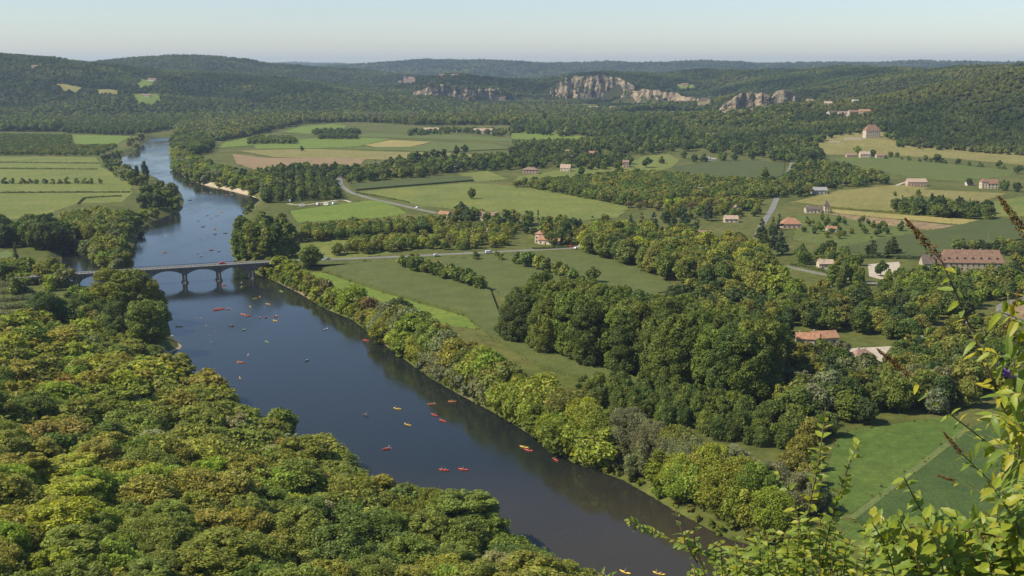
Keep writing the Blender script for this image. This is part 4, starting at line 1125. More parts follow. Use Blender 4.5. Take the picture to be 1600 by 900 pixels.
# labels: by clump, row and place in the row
clumps = {}
for i in single:
    clumps.setdefault((TREES[i]['name'], TREES[i]['phrase']), []).append(i)
for (n, ph), ids in clumps.items():
    word = SPEC[n][1]
    if len(ids) == 1:
        t = TREES[ids[0]]
        t['label'] = ph if word.split()[-1] in ph or 'tree' in ph or 'bush' in ph else f"{t['tint']} {word} {ph}"
        continue
    nrow = max(1, int(round(math.sqrt(len(ids) / 6.0)))) if len(ids) > 8 else 1
    ids.sort(key=lambda i: TPY[i] + size_px[i] * 0.5, reverse=True)
    per = math.ceil(len(ids) / nrow)
    for r in range(nrow):
        row = sorted(ids[r * per:(r + 1) * per], key=lambda i: TPX[i])
        for k, i in enumerate(row):
            t = TREES[i]
            tw = t['tint'] if t['tint'].split()[0] not in ph else ''
            where = 'from the left' if nrow == 1 else f"in {ordinal(r + 1)} row back"
            core = ph if (word.split()[-1] in ph or 'tree' in ph or 'bush' in ph) and nrow == 1 and False else f"{word} {ph}"
            t['label'] = ' '.join(f"{tw} {core}, {ordinal(k + 1)} {where}".split())
            if len(t['label'].replace('-', ' ').split()) > 16:
                t['label'] = ' '.join(f"{core}, {ordinal(k + 1)} {where}".split())

def tint_of(name, rng, amp=0.16):
    c = np.array(TINTS[name]) * 1.1 * rng.uniform(1 - amp, 1 + amp)
    return [float(max(0.004, c[0] * rng.uniform(.9, 1.1))), float(c[1]), float(max(.004, c[2] * rng.uniform(.85, 1.15)))]

def plant(i, rng):
    t = TREES[i]
    kind = SPEC[t['name']][0]
    s = size_px[i]
    lod = 0 if s > 62 else (1 if s > 30 else 2)
    var = lod_set(kind, lod, 4 if lod == 0 and kind == 'round' else 3)
    cr, tr = var[int(rng.integers(len(var)))]
    sc = t['H'] / NOMH[kind]
    lab = t['label']
    if s > 14:
        root = empty(t['name'], (t['x'], t['y'], TZ[i]), float(rng.uniform(0, 6.28)))
        root.scale = (sc * t['w'] * float(rng.uniform(.86, 1.16)), sc * t['w'] * float(rng.uniform(.86, 1.16)), sc)
        root.rotation_euler = (float(rng.normal(0, .05)), float(rng.normal(0, .05)), root.rotation_euler[2])
        c = link('crown', cr, root)
        k = link('trunk', tr, root)
        c['tint'] = tint_of(t['tint'], rng, 0.09 if t.get('warm') else 0.16)
        if t.get('warm'): c['tint'] = [c['tint'][0] * 1.30, c['tint'][1] * 1.24, c['tint'][2] * 1.2]
    else:
        root = link(t['name'], cr)
        root.location = (t['x'], t['y'], TZ[i]); root.rotation_euler = (0, 0, float(rng.uniform(0, 6.28)))
        root.scale = (sc * t['w'], sc * t['w'], sc)
        root['tint'] = tint_of(t['tint'], rng)
    tag(root, lab, 'shrub' if t['name'] == 'shrub' else 'tree', t['group'])
_rng = np.random.default_rng(5)
for i in single:
    plant(i, _rng)
print('single trees', len(single), 'rest', len(rest), {k: len(v) for k, v in by_name.items()})

# ------------------------------------------------------------------ masses of trees nobody could count
def scatter_tree(cname, kind, lod, nvar):
    coll = bpy.data.collections.new(cname)
    for q, (cr, tr) in enumerate(lod_set(kind, lod, nvar)):
        o = bpy.data.objects.new(f'foliage_source', cr)
        coll.objects.link(o)
    ng = bpy.data.node_groups.new(cname, 'GeometryNodeTree')
    ng.interface.new_socket('Geometry', in_out='INPUT', socket_type='NodeSocketGeometry')
    ng.interface.new_socket('Geometry', in_out='OUTPUT', socket_type='NodeSocketGeometry')
    N, L = ng.nodes, ng.links
    gi, go = N.new('NodeGroupInput'), N.new('NodeGroupOutput')
    ci = N.new('GeometryNodeCollectionInfo'); ci.inputs['Collection'].default_value = coll
    ci.inputs['Separate Children'].default_value = True; ci.inputs['Reset Children'].default_value = True
    ip = N.new('GeometryNodeInstanceOnPoints'); ip.inputs['Pick Instance'].default_value = True
    def na(nm, ty):
        a = N.new('GeometryNodeInputNamedAttribute'); a.data_type = ty; a.inputs['Name'].default_value = nm
        return a
    ai, ar, asx = na('pick', 'INT'), na('turn', 'FLOAT_VECTOR'), na('size', 'FLOAT_VECTOR')
    L.new(gi.outputs[0], ip.inputs['Points']); L.new(ci.outputs[0], ip.inputs['Instance'])
    L.new(ai.outputs[0], ip.inputs['Instance Index']); L.new(ar.outputs[0], ip.inputs['Rotation']); L.new(asx.outputs[0], ip.inputs['Scale'])
    L.new(ip.outputs[0], go.inputs[0])
    return ng, nvar
NGS = {}
def scatter(name, pts, H, tints, kind, lod, label, cat='wood', w=1.15):
    if len(pts) == 0:
        return
    key = (kind, lod)
    if key not in NGS:
        NGS[key] = scatter_tree(kind + '_scatter', kind, lod, 3)
    ng, nv = NGS[key]
    rng = np.random.default_rng(len(pts))
    me = bpy.data.meshes.new(name)
    n = len(pts)
    me.vertices.add(n); me.vertices.foreach_set('co', np.asarray(pts, np.float32).ravel())
    def put(nm, ty, dom, key_, arr):
        a = me.attributes.new(nm, ty, dom); a.data.foreach_set(key_, arr.ravel())
    put('pick', 'INT', 'POINT', 'value', rng.integers(0, nv, n).astype(np.int32))
    put('turn', 'FLOAT_VECTOR', 'POINT', 'vector', np.stack([np.zeros(n), np.zeros(n), rng.uniform(0, 6.28, n)], 1).astype(np.float32))
    s = np.asarray(H) / NOMH[kind]
    put('size', 'FLOAT_VECTOR', 'POINT', 'vector', np.stack([s * w, s * w, s], 1).astype(np.float32))
    put('tint', 'FLOAT_VECTOR', 'POINT', 'vector', np.asarray(tints, np.float32))
    o = link(name, me)
    md = o.modifiers.new('scatter', 'NODES'); md.node_group = ng
    tag(o, label, cat, kind='stuff')
    return o

MARGIN = np.array(MARGIN); MZ = terrain(MARGIN[:, 0], MARGIN[:, 1]); mk_ = MZ > 2.5
scatter('field_margin_weeds', np.column_stack([MARGIN, MZ])[mk_], _rng.uniform(.3, 1.2, mk_.sum()), [tint_of(['olive green', 'mid green', 'deep green', 'brownish'][k % 4], _rng) for k in range(mk_.sum())], 'bush', 3, 'rough weeds and tufts along the field margins', 'weeds', w=1.1)
groups = {}
for i in rest:
    groups.setdefault((TREES[i]['group'], TREES[i]['name']), []).append(i)
for (g, n), ids in groups.items():
    pts = np.array([(TX[i], TY[i], TZ[i]) for i in ids]); kind = SPEC[n][0]
    s = float(np.median(size_px[ids]))
    scatter('tree_mass' if n != 'shrub' else 'shrub_mass', pts, TH[ids], [tint_of(TREES[i]['tint'], _rng) for i in ids], kind, 0 if s > 62 else (1 if s > 30 else 2), f'the other {SPEC[n][1]}s massed among {g}')

def forest_on_hills():
    rng = np.random.default_rng(31)
    bands = [(1500, 2900, 9.5), (2900, 4700, 11.0), (4700, 7000, 17.0), (7000, 16500, 34.0)]
    out = []
    for r0, r1, sp in bands:
        n = int((math.radians(54) * (r1 * r1 - r0 * r0) / 2) / (sp * sp) * 1.0)
        r = np.sqrt(rng.uniform(r0 * r0, r1 * r1, n)); a = rng.uniform(-math.radians(27), math.radians(27), n)
        x, y = r * np.sin(a), r * np.cos(a)
        z = terrain(x, y)
        gx_, gy_, _ = proj(x, y, z)
        lim = np.where((gx_ > 1285) & (gx_ < 1402), 205.0, 221 + (gx_ - 1262) * 0.068)
        k = np.where(gx_ > 1262, gy_ < lim, z > FL + np.where(x > 300, 1.6, 4.0))
        x, y, z, r = x[k], y[k], z[k], r[k]
        H = rng.uniform(9, 14.5, len(x)) * sp / 10.5 * (0.85 if sp < 15 else 0.62)
        for pts, wf, wb, cl in RIDGES:                      # leave the foot of the cliffs open
            if cl < 0.5:
                d, _, _, sd = seg_info(x, y, pts); k = ~((sd < 4) & (d < 42) & (rng.uniform(size=len(x)) > 0.3))
                x, y, z, H = x[k], y[k], z[k], H[k]
        k = ~hidden_by_land(x, y, z + H + 5)
        x, y, z, H = x[k], y[k], z[k], H[k]
        for cp in CLEAR_POLYS:
            k = ~inside(x, y, cp); x, y, z, H = x[k], y[k], z[k], H[k]
        out.append((x, y, z, H))
    return out
BANDS = forest_on_hills()
FARNAMES = ['forest on the near wooded hill and spur', 'oak forest covering the hills round the cliffs', 'hazy forest on the hills beyond the cliffs', 'blue distant forest along the horizon']
for (x, y, z, H), lab in zip(BANDS, FARNAMES):
    n = len(x)
    rng = np.random.default_rng(n)
    v = vnoise(x, y, 150, 41) + 0.6 * vnoise(x, y, 55, 42)
    base = np.array([0.105, 0.150, 0.040])[None, :] * (1 + 1.0 * v[:, None]) * rng.uniform(0.7, 1.35, (n, 1))
    base[:, 0] *= 1 + 0.5 * np.clip(v, -.4, .6) + rng.uniform(-.12, .2, n)
    # drier oaks on the sunny right-hand hill
    dry = sstep(200, 900, x) * (y < 3600)
    base[:, 0] *= 1 + 0.16 * dry; base[:, 1] *= 1 + 0.06 * dry
    far = 3 if y.mean() > 2900 else 2
    scatter('forest', np.stack([x, y, z - 0.5], 1), H, np.clip(base, 0.006, .3), 'round', far, lab, w=1.1)
    print('forest', n)

def far_block(name, px, sp, hr, tint, label, kind='round', lod=2, rows=None, w=1.1):
    poly = [P(a, c) for a, c in px]
    X, Y = jitter_poly(poly, sp, np.random.default_rng(int(px[0][0] * 3 + px[0][1]) % 9999), rows)
    Z = terrain(X, Y)
    rng = np.random.default_rng(len(X))
    H = rng.uniform(*hr, len(X))
    c = np.array([tint_of(tint if isinstance(tint, str) else tint[k % len(tint)], rng) for k in range(len(X))])
    scatter(name, np.stack([X, Y, Z], 1), H, c, kind, lod, label, w=w)
far_block('treeline', [(395, 212), (470, 194), (560, 190), (650, 196), (800, 196), (860, 198), (860, 188), (700, 184), (520, 184), (420, 186), (330, 200), (340, 218)], 17, (13, 20), ['mid green', 'deep green', 'olive green'], 'far line of trees at the foot of the dark wooded hill')
far_block('valley_wood', [(-60, 199), (200, 200), (330, 196), (420, 193), (560, 191), (700, 192), (860, 193), (1000, 199), (1060, 204), (1240, 222), (1240, 196), (1110, 178), (980, 172), (850, 167), (600, 166), (420, 175), (200, 182), (-60, 184)], 15, (9, 15), ['deep green', 'mid green', 'dark green', 'olive green'], 'continuous wood on the plain before the cliffs', lod=3, w=1.2)
far_block('treeline', [(540, 190), (660, 191), (660, 186), (540, 185)], 12, (18, 22), 'grey-green', 'pale row of distant poplars before the wooded hill', 'poplar', 2, w=1.6)
far_block('treeline', [(640, 214), (720, 208), (780, 214), (800, 212), (780, 207), (700, 204), (640, 208)], 15, (8, 12), ['mid green', 'deep green'], 'far hedge trees around the glasshouses')
far_block('treeline', [(488, 212), (560, 211), (562, 207), (490, 208)], 12, (9, 12), 'deep green', 'dark copse in the far bright fields')
far_block('treeline', [(498, 218), (560, 218), (556, 214), (500, 214)], 10, (8, 10), 'deep green', 'low dark orchard block in the far plain')
far_block('treeline', [(384, 226), (464, 225), (460, 219), (400, 217)], 10, (8, 10), 'mid green', 'low orchard block beside the ploughed field')
far_block('treeline', [(795, 208), (850, 212), (880, 216), (960, 212), (1060, 204), (1060, 196), (960, 196), (880, 196), (800, 200)], 19, (11, 16), ['deep green', 'mid green', 'dark green'], 'far woods below the vineyard clearing')
far_block('treeline', [(795, 236), (900, 232), (980, 226), (980, 219), (900, 224), (800, 228)], 14, (9, 13), ['mid green', 'deep green'], 'orchard belt beyond the middle village')
far_block('treeline', [(1000, 228), (1060, 226), (1070, 212), (1030, 206), (990, 214)], 16, (13, 18), ['deep green', 'dark green'], 'dark trees around the tall poplar spires')
far_block('treeline', [(-60, 206), (85, 206), (100, 192), (-60, 192)], 15, (16, 20), ['mid green', 'deep green'], 'plantation at the foot of the near wooded hill')
far_block('treeline', [(100, 208), (205, 212), (260, 204), (330, 196), (300, 188), (200, 190), (110, 192)], 13, (11, 14), 'deep green', 'broad walnut plantation below the hill farms', rows=0.2)
far_block('orchard', [(-60, 236), (108, 234), (112, 214), (-60, 211)], 11, (5, 7), ['deep green', 'mid green'], 'dark orchard rows beyond the left meadows', 'walnut', 2, rows=0.05)
far_block('orchard', [(-60, 243), (150, 244), (170, 238), (185, 228), (112, 230), (-60, 238)], 12, (5, 7), ['deep green', 'mid green', 'olive green'], 'mixed orchard rows above the left meadows', 'walnut', 2, rows=0.05)
far_block('orchard', [(700, 258), (795, 262), (800, 252), (720, 247)], 14, (8, 11), ['mid green', 'deep green'], 'orchard beyond the tall village row')
far_block('treeline', [(270, 216), (345, 222), (390, 214), (420, 200), (330, 194), (280, 200)], 15, (13, 18), ['mid green', 'olive green', 'grey-green'], 'far wood beyond the river turn')

# ================================================================== cliffs
def rock_material():
    m, nt, out = new_mat('limestone')
    L = nt.links
    geo = nd(nt, 'ShaderNodeNewGeometry')
    mp = nd(nt, 'ShaderNodeMapping'); mp.inputs['Scale'].default_value = (1, 1, 0.28)
    L.new(geo.outputs['Position'], mp.inputs['Vector'])
    n1 = nd(nt, 'ShaderNodeTexNoise', i_Scale=0.055, i_Detail=7.0, i_Roughness=0.65)
    L.new(mp.outputs[0], n1.inputs['Vector'])
    r = ramp(nt, [(0.37, (0.05, 0.046, 0.036)), (0.47, (0.18, 0.145, 0.098)), (0.57, (0.32, 0.25, 0.155)), (0.71, (0.44, 0.36, 0.245))])
    L.new(n1.outputs['Fac'], r.inputs['Fac'])
    bs = nd(nt, 'ShaderNodeBsdfPrincipled'); bs.inputs['Roughness'].default_value = 0.95; bs.inputs['Specular IOR Level'].default_value = 0.1
    L.new(r.outputs[0], bs.inputs['Base Color']); L.new(bs.outputs[0], out.inputs['Surface'])
    return m
ROCK = rock_material()
LEDGE = []
def cliff(name, pts, label, seed, veg=0.4):
    """pts: (px, py top, py bottom, distance)"""
    A = [PD(a, t, d) for a, t, bt, d in pts]; B = [PD(a, bt, d)[2] for a, t, bt, d in pts]
    tot = [0]
    for i in range(len(A) - 1):
        tot.append(tot[-1] + math.hypot(A[i + 1][0] - A[i][0], A[i + 1][1] - A[i][1]))
    n = int(tot[-1] / 5) + 2; m = 15
    s = np.linspace(0, tot[-1], n)
    xs = np.interp(s, tot, [p[0] for p in A]); ys = np.interp(s, tot, [p[1] for p in A])
    zt = np.interp(s, tot, [p[2] for p in A]) + 18 * vnoise(s, s * 0, 38, seed) + 13 * vnoise(s, s * 0, 13, seed + 1)
    zb = np.interp(s, tot, B) - 14
    rng = np.random.default_rng(seed)
    V, F = [], []
    for i in range(n):
        for j in range(m + 2):
            f = min(j / m, 1.0)
            z = zb[i] + (zt[i] - zb[i]) * f
            o = 26 * vnoise(s[i], z * 0.15, 46, seed + 2) + 20 * abs(vnoise(s[i], z * 0.25, 19, seed + 3)) + 8 * vnoise(s[i], z * 0.3, 8, seed + 5) + 5 * vnoise(s[i] * 0.3, z, 9, seed + 4) + rng.normal(0, 0.8)
            out = 10 + o + (1 - f) * 9
            if j == m + 1:
                out = -45; z = zt[i] - 5
            V.append((xs[i], ys[i] - out, z))
    for i in range(n - 1):
        for j in range(m + 1):
            a = i * (m + 2) + j
            F.append((a, a + m + 2, a + m + 3, a + 1))
    # close the ends into the hill
    me = bpy.data.meshes.new(name); me.from_pydata(V, [], F); me.materials.append(ROCK)
    tag(link(name, me), label, 'cliff', kind='structure')
    for i in range(n * m):
        q = V[rng.integers(n) * (m + 2) + rng.integers(1, m)]
        k = vnoise(np.array([q[0]]), np.array([q[2] * 1.5]), 45, seed + 7)[0]
        if k > 0.5 - veg and rng.uniform() < 0.55:
            LEDGE.append((q[0], q[1] - 1.0, q[2] - 2))
cliff('cliff', [(646, 142, 152, 4090), (660, 137, 156, 4080), (690, 134, 160, 4075), (720, 135, 161, 4080), (735, 141, 160, 4090), (760, 137, 162, 4110), (782, 136, 163, 4120), (790, 146, 158, 4130)], 'low broken limestone cliff among trees below the hilltop castle', 3, 0.34)
cliff('cliff', [(852, 145, 150, 4330), (868, 132, 152, 4310), (885, 121, 154, 4290), (910, 119, 155, 4280), (945, 119, 156, 4270), (975, 123, 157, 4260), (990, 134, 158, 4240)], 'tall pale limestone cliff crowned with trees', 11, 0.41)
cliff('cliff', [(970, 148, 160, 3960), (985, 141, 163, 3890), (1008, 138, 167, 3845), (1030, 143, 171, 3810), (1050, 147, 174, 3775), (1070, 150, 175, 3740), (1086, 155, 174, 3715), (1114, 164, 174, 3675)], 'lower jagged cliff stepping down beside the tall cliff', 23, 0.40)
cliff('cliff', [(1120, 176, 181, 3250), (1138, 158, 181, 3245), (1150, 147, 180, 3240), (1168, 143, 178, 3235), (1195, 149, 176, 3230), (1205, 155, 174, 3225)], 'bright cream cliff above the riverside village roofs', 37, 0.22)
cliff('cliff', [(1205, 154, 168, 3225), (1220, 140, 168, 3220), (1245, 152, 166, 3215), (1270, 156, 164, 3210)], 'small pale cliff with ruins beside the cream cliff', 41, 0.36)
LEDGE = np.array(LEDGE)
rng_ = np.random.default_rng(4)
scatter('shrubbery', LEDGE, rng_.uniform(5, 11, len(LEDGE)), [tint_of('deep green', rng_) for _ in LEDGE], 'bush', 3, 'dark shrubs clinging to the cliff ledges', 'shrubs', w=0.75)

# ================================================================== bridge
CONC = surf_mat('weathered_concrete', (0.13, 0.12, 0.10), (0.23, 0.21, 0.175), 0.25)
RAILM = surf_mat('dark_railing', (0.05, 0.048, 0.045), (0.08, 0.075, 0.07), 0.8)
KERB = surf_mat('pale_kerb', (0.38, 0.35, 0.30), (0.46, 0.43, 0.37), 0.5)
br = empty('bridge', pa, math.atan2(bdir.y, bdir.x))
tag(br, 'grey concrete road bridge of low arches across the river', 'bridge')
K0, K1 = -4.7, 3.15
HWID = 4.0
b = MB(); b.box(K0 * bspan, K1 * bspan, -HWID, HWID, 9.25, DECK - 0.12); b.build('deck', CONC, br)
b = MB(); b.box(K0 * bspan, K1 * bspan, -2.9, 2.9, DECK - 0.116, DECK); b.build('roadway', ASPHALT, br)
for sy in (-1, 1):
    b = MB(); b.box(K0 * bspan, K1 * bspan, sy * 3.45 - 0.5, sy * 3.45 + 0.5, DECK - 0.117, DECK + 0.18); b.build('kerb', KERB, br)
    b = MB()
    b.box(K0 * bspan, K1 * bspan, sy * 3.88 - 0.09, sy * 3.88 + 0.09, DECK + 0.98, DECK + 1.12)
    b.box(K0 * bspan, K1 * bspan, sy * 3.88 - 0.05, sy * 3.88 + 0.05, DECK + 0.5, DECK + 0.6)
    x = K0 * bspan
    while x < K1 * bspan:
        b.box(x, x + 0.22, sy * 3.88 - 0.12, sy * 3.88 + 0.12, DECK + 0.1, DECK + 1.15); x += 2.2
    ro = b.build('railing', RAILM, br); ro['kind'] = 'stuff'
for k in range(-4, 4):
    x0, x1 = k * bspan + (1.35 if k > -5 else 0), (k + 1) * bspan - 1.35
    if k == 3: x1 = K1 * bspan - 0.5; x0 = 3 * bspan + 1.35
    if x1 - x0 < 4: continue
    n = 18; vs = []
    for i in range(n + 1):
        f = i / n; x = x0 + (x1 - x0) * f
        zc = 5.7 + 2.95 * (1 - abs(2 * f - 1) ** 2.3)
        for y in (-3.6, 3.6): vs += [(x, y, min(zc, 8.65)), (x, y, 9.248)]
    fs = []
    for i in range(n):
        a = i * 4; c = a + 4
        fs += [(a, c, c + 1, a + 1), (a + 2, a + 3, c + 3, c + 2), (a, a + 2, c + 2, c)]
    b = MB(); b.add(vs, fs); b.build('arch', CONC, br)
for k in range(-4, 4):
    x = k * bspan
    b = MB()
    def prism(zl, zh, hw, hl, tip):
        pl = [(x - hw, -hl), (x, -hl - tip), (x + hw, -hl), (x + hw, hl), (x, hl + tip), (x - hw, hl)]
        b.add([(p[0], p[1], zl) for p in pl] + [(p[0], p[1], zh) for p in pl], [tuple(range(6))[::-1], tuple(range(6, 12))] + [(i, (i + 1) % 6, 6 + (i + 1) % 6, 6 + i) for i in range(6)])
    prism(-4, 5.5, 1.3, 3.7, 1.1)
    b.box(x - 1.34, x + 1.34, -3.65, 3.65, 5.5, 9.246)
    p_ = b.build('pier', CONC, br)
    b = MB(); prism(-4, 0.7, 2.0, 4.3, 1.5); b.build('footing', CONC, p_)

# ================================================================== houses
_hm = {}
WALLC = {'cream': (0.60, 0.50, 0.36), 'white': (0.70, 0.65, 0.55), 'stone': (0.42, 0.35, 0.25), 'pink': (0.52, 0.37, 0.28), 'grey': (0.42, 0.40, 0.36), 'ochre': (0.56, 0.44, 0.22)}
ROOFC = {'brown': (0.24, 0.145, 0.10), 'orange': (0.35, 0.185, 0.11), 'rose': (0.27, 0.175, 0.135), 'dark': (0.135, 0.105, 0.085), 'pale': (0.40, 0.30, 0.22), 'grey': (0.30, 0.29, 0.28)}
def hmat(kind, key):
    if (kind, key) not in _hm:
        c = (WALLC if kind == 'wall' else ROOFC)[key]
        lo = tuple(v * 0.82 for v in c); hi = tuple(min(1, v * 1.15) for v in c)
        _hm[(kind, key)] = surf_mat(f'{key}_{kind}', lo, hi, 0.5 if kind == 'wall' else 0.8, rough=0.9, rows=None if kind == 'wall' else (0.0, 0.6, 0.25, tuple(v * .6 for v in c)))
    return _hm[(kind, key)]
GLASS = surf_mat('dark_window_glass', (0.02, 0.025, 0.03), (0.04, 0.045, 0.05), 1.0, rough=0.15, spec=0.5)
SHUT = surf_mat('painted_window_frame', (0.32, 0.26, 0.19), (0.40, 0.33, 0.25), 2.0)
DOORM = surf_mat('wooden_door', (0.13, 0.08, 0.045), (0.18, 0.11, 0.06), 2.0)
WIN = {}
def win_mesh(w, h, key):
    k = (round(w, 1), round(h, 1), key)
    if k not in WIN:
        b = MB(); t = 0.14
        b.box(-w / 2 - t, -w / 2, -0.10, 0.05, 0, h); b.box(w / 2, w / 2 + t, -0.10, 0.05, 0, h)
        b.box(-w / 2 - t, w / 2 + t, -0.16, 0.05, -t, 0); b.box(-w / 2 - t, w / 2 + t, -0.10, 0.05, h, h + t)
        f = b.mesh('window', SHUT)
        b = MB(); b.box(-w / 2, w / 2, -0.03, 0.04, 0, h)
        WIN[k] = (f, b.mesh('pane', GLASS))
    return WIN[k]

def add_window(root, x, y, z, rz, w=1.0, h=1.3):
    f, p = win_mesh(w, h, 0)
    o = link('window', f, root); o.location = (x, y, z); o.rotation_euler = (0, 0, rz)
    link('pane', p, o)

def block(root, cx, cy, W, D, hw, hr, wall, roof, kind='gable', st=1, chim=1, axis=0, over=0.45, windows=True, z0=-2.0, face_only=True, doors=True):
    """one house body with its roof, windows and chimneys; axis 1 turns the ridge"""
    if axis:
        T = lambda x, y: (cx - y, cy + x)
    else:
        T = lambda x, y: (cx + x, cy + y)
    w, d = W / 2, D / 2
    b = MB()
    base = [(-w, -d), (w, -d), (w, d), (-w, d)]
    vs = [(*T(*p), z0) for p in base] + [(*T(*p), hw) for p in base]
    fs = [(0, 1, 5, 4), (1, 2, 6, 5), (2, 3, 7, 6), (3, 0, 4, 7)]
    if kind == 'gable':
        vs += [(*T(-w, 0), hw + hr - 0.1), (*T(w, 0), hw + hr - 0.1)]
        fs += [(4, 7, 8), (5, 9, 6)]
    b.add(vs, fs)
    wl_ = b.build('wall', hmat('wall', wall), root)
    b = MB(); th = 0.22; ow, od = w + over, d + over
    sl = hr / d
    e = hw - over * sl
    if kind == 'gable':
        top = [(-ow, -od, e), (ow, -od, e), (ow, 0, hw + hr), (-ow, 0, hw + hr), (ow, od, e), (-ow, od, e)]
        vs = [(*T(x, y), z + 0.02) for x, y, z in top] + [(*T(x, y), z + th) for x, y, z in top]
        b.add(vs, [(0, 3, 2, 1), (3, 5, 4, 2), (6, 7, 8, 9), (9, 8, 10, 11), (0, 1, 7, 6), (4, 5, 11, 10), (1, 2, 8, 7), (2, 4, 10, 8), (0, 6, 9, 3), (3, 9, 11, 5)])
    else:
        rl = max(0.05, w - d * (0.95 if kind == 'hip' else 0.3))
        if kind == 'pyramid': rl = 0.05
        top = [(-ow, -od, e), (ow, -od, e), (ow, od, e), (-ow, od, e), (-rl, 0, hw + hr), (rl, 0, hw + hr)]
        vs = [(*T(x, y), z + 0.02) for x, y, z in top[:4]] + [(*T(x, y), z + th) for x, y, z in top]
        b.add(vs, [(0, 3, 2, 1), (0, 1, 5, 4), (1, 2, 6, 5), (2, 3, 7, 6), (3, 0, 4, 7), (4, 5, 9, 8), (5, 6, 9), (6, 7, 8, 9), (7, 4, 8)])
    rf = b.build('roof', hmat('roof', roof), root)
    for k in range(chim):
        x = (-w * .7 if k == 0 else w * .7) if kind == 'gable' else (-w * .3 + k * w * .6)
        q = T(x, 0.3)
        c = MB(); c.box(q[0] - .35, q[0] + .35, q[1] - .35, q[1] + .35, hw + hr * .6, hw + hr + 0.9); c.build('chimney', hmat('wall', wall), rf)
    if windows:
        n = max(2, int(W / 3.4)); a0 = math.pi / 2 if axis else 0
        for s in range(st):
            z = 0.95 + s * 2.8
            if z + 1.3 > hw: break
            for i in range(n):
                x = -w + (i + 0.5) * W / n
                if s == 0 and i == n // 2 and doors:
                    q = T(x, -d - 0.04); dm = MB(); dm.box(-.5, .5, -.06, .04, 0, 2.1); o = dm.build('door', DOORM, root); o.location = (*q, 0.05); o.rotation_euler = (0, 0, a0)
                    continue
                add_window(root, *T(x, -d), z, a0)
            m = max(1, int(D / 4))
            for sx in (-1, 1):
                for i in range(m):
                    y = -d + (i + .5) * D / m
                    add_window(root, *T(sx * w, y), z, a0 + sx * math.pi / 2)
    return wl_, rf

HOUSE_XY = []
def house(px, py, W, D, hw, label, rot=0, wall='cream', roof='brown', kind='gable', hr=None, st=1, chim=1, axis=0, hill=False, name='house', cat='house', extra=None, windows=True):
    x, y, z = hit(px, py)
    r = empty(name, (x, y, z), math.radians(rot))
    HOUSE_XY.append((x, y, max(W, D) * 0.6))
    block(r, 0, D / 2, W, D, hw, hr if hr else D * 0.32, wall, roof, kind, st, chim, axis, windows=windows)
    for e in (extra or []):
        block(r, *e[:6], *e[6:8], **e[8])
    tag(r, label, cat)
    return r

HB = dict(kind='gable', st=1, chim=0)
house(829, 272, 19, 11, 5.6, 'wide house with flat hipped brown roof on the village lawn', wall='pink', roof='rose', kind='hip', hr=2.4, st=2)
house(883, 268, 13, 9, 4.6, 'cream house with steep pale gable on the open lawn', rot=-12, wall='cream', roof='pale', hr=4.6, st=2)
house(927, 244, 13, 9, 4.5, 'house with orange roof behind the dark round trees', roof='orange', wall='cream')
house(884, 241, 12, 8, 4, 'low orange roofed house at the back of the village', roof='orange')
house(866, 251, 14, 8, 4, 'long brown roofed house in the middle village', roof='brown', wall='stone')
house(889, 250, 15, 8, 4, 'rose roofed house beside the long brown one', roof='rose', wall='stone')
house(846, 254, 12, 8, 4, 'grey stone house above the wide hipped house', wall='grey', roof='dark')
house(978, 262, 8, 8, 7.5, 'tall narrow pink house at the lawn hedge', wall='pink', roof='rose', axis=0, st=2)
house(819, 242, 10, 8, 4, 'small pink roofed house at the village edge', wall='pink', roof='rose')
house(1046, 201, 38, 12, 7, 'long farm building with rose roof in the far plain', wall='cream', roof='rose', hr=4, st=2, extra=[(-24, 4, 12, 10, 5, 3, 'cream', 'brown', dict(kind='hip'))])
house(927, 172, 30, 14, 8, 'low pale house at the foot of the tall cliff', wall='white', roof='pale', hill=True)
house(958, 173, 22, 12, 10, 'white house with rose roof under the tall cliff', wall='white', roof='rose', hill=True, st=2)
house(1100, 168, 26, 14, 20, 'yellow stone castle with towers beside the lower cliff', wall='ochre', roof='dark', kind='hip', hr=8, hill=True, st=4, name='castle', cat='castle', extra=[(14, 2, 8, 8, 26, 9, 'ochre', 'dark', dict(kind='pyramid', st=2, chim=0)), (-14, 4, 7, 7, 18, 8, 'ochre', 'dark', dict(kind='pyramid', st=2, chim=0))])
house(1070, 136, 26, 14, 10, 'lone house high in the clearing above the cliffs', wall='pink', roof='brown', hill=True, st=2)
house(1112, 216, 20, 10, 5, 'low house half hidden below the wooded spur', wall='stone', roof='pale')
house(1104, 252, 9, 7, 4, 'little white house by the dark green field', wall='white', roof='grey')
house(1115, 252, 7, 5, 3, 'tiny white shed by the dark green field', wall='white', roof='grey', name='shed', cat='shed')
house(876, 210, 20, 9, 5, 'dark red roofed barn in the far orchard belt', wall='stone', roof='brown', name='barn', cat='barn')
house(619, 275, 12, 9, 4.6, 'white gable house under the tall village row', rot=35, wall='white', roof='rose', hr=4, st=2)
house(569, 275, 11, 8, 4, 'pale pink roofed house among the first village conifers', wall='cream', roof='rose')
house(704, 268, 12, 8, 4, 'grey roofed white house beside the village lawn', wall='white', roof='grey')
house(780, 257, 14, 8, 4.5, 'pink roofed house beyond the paddock', wall='cream', roof='rose')
house(755, 209, 40, 14, 6, 'wide pale roofed shed in the far plain', wall='white', roof='pale', name='barn', cat='barn', windows=False)
house(673, 207, 34, 12, 6, 'far barn with light roof beside the glasshouses', wall='grey', roof='pale', name='barn', cat='barn', windows=False)
house(642, 132, 34, 22, 22, 'pinkish hilltop castle at the gap between hills', wall='pink', roof='rose', kind='hip', hr=7, hill=True, st=3, name='castle', cat='castle', extra=[(-22, 6, 12, 12, 28, 8, 'pink', 'dark', dict(kind='pyramid', st=2, chim=0))])
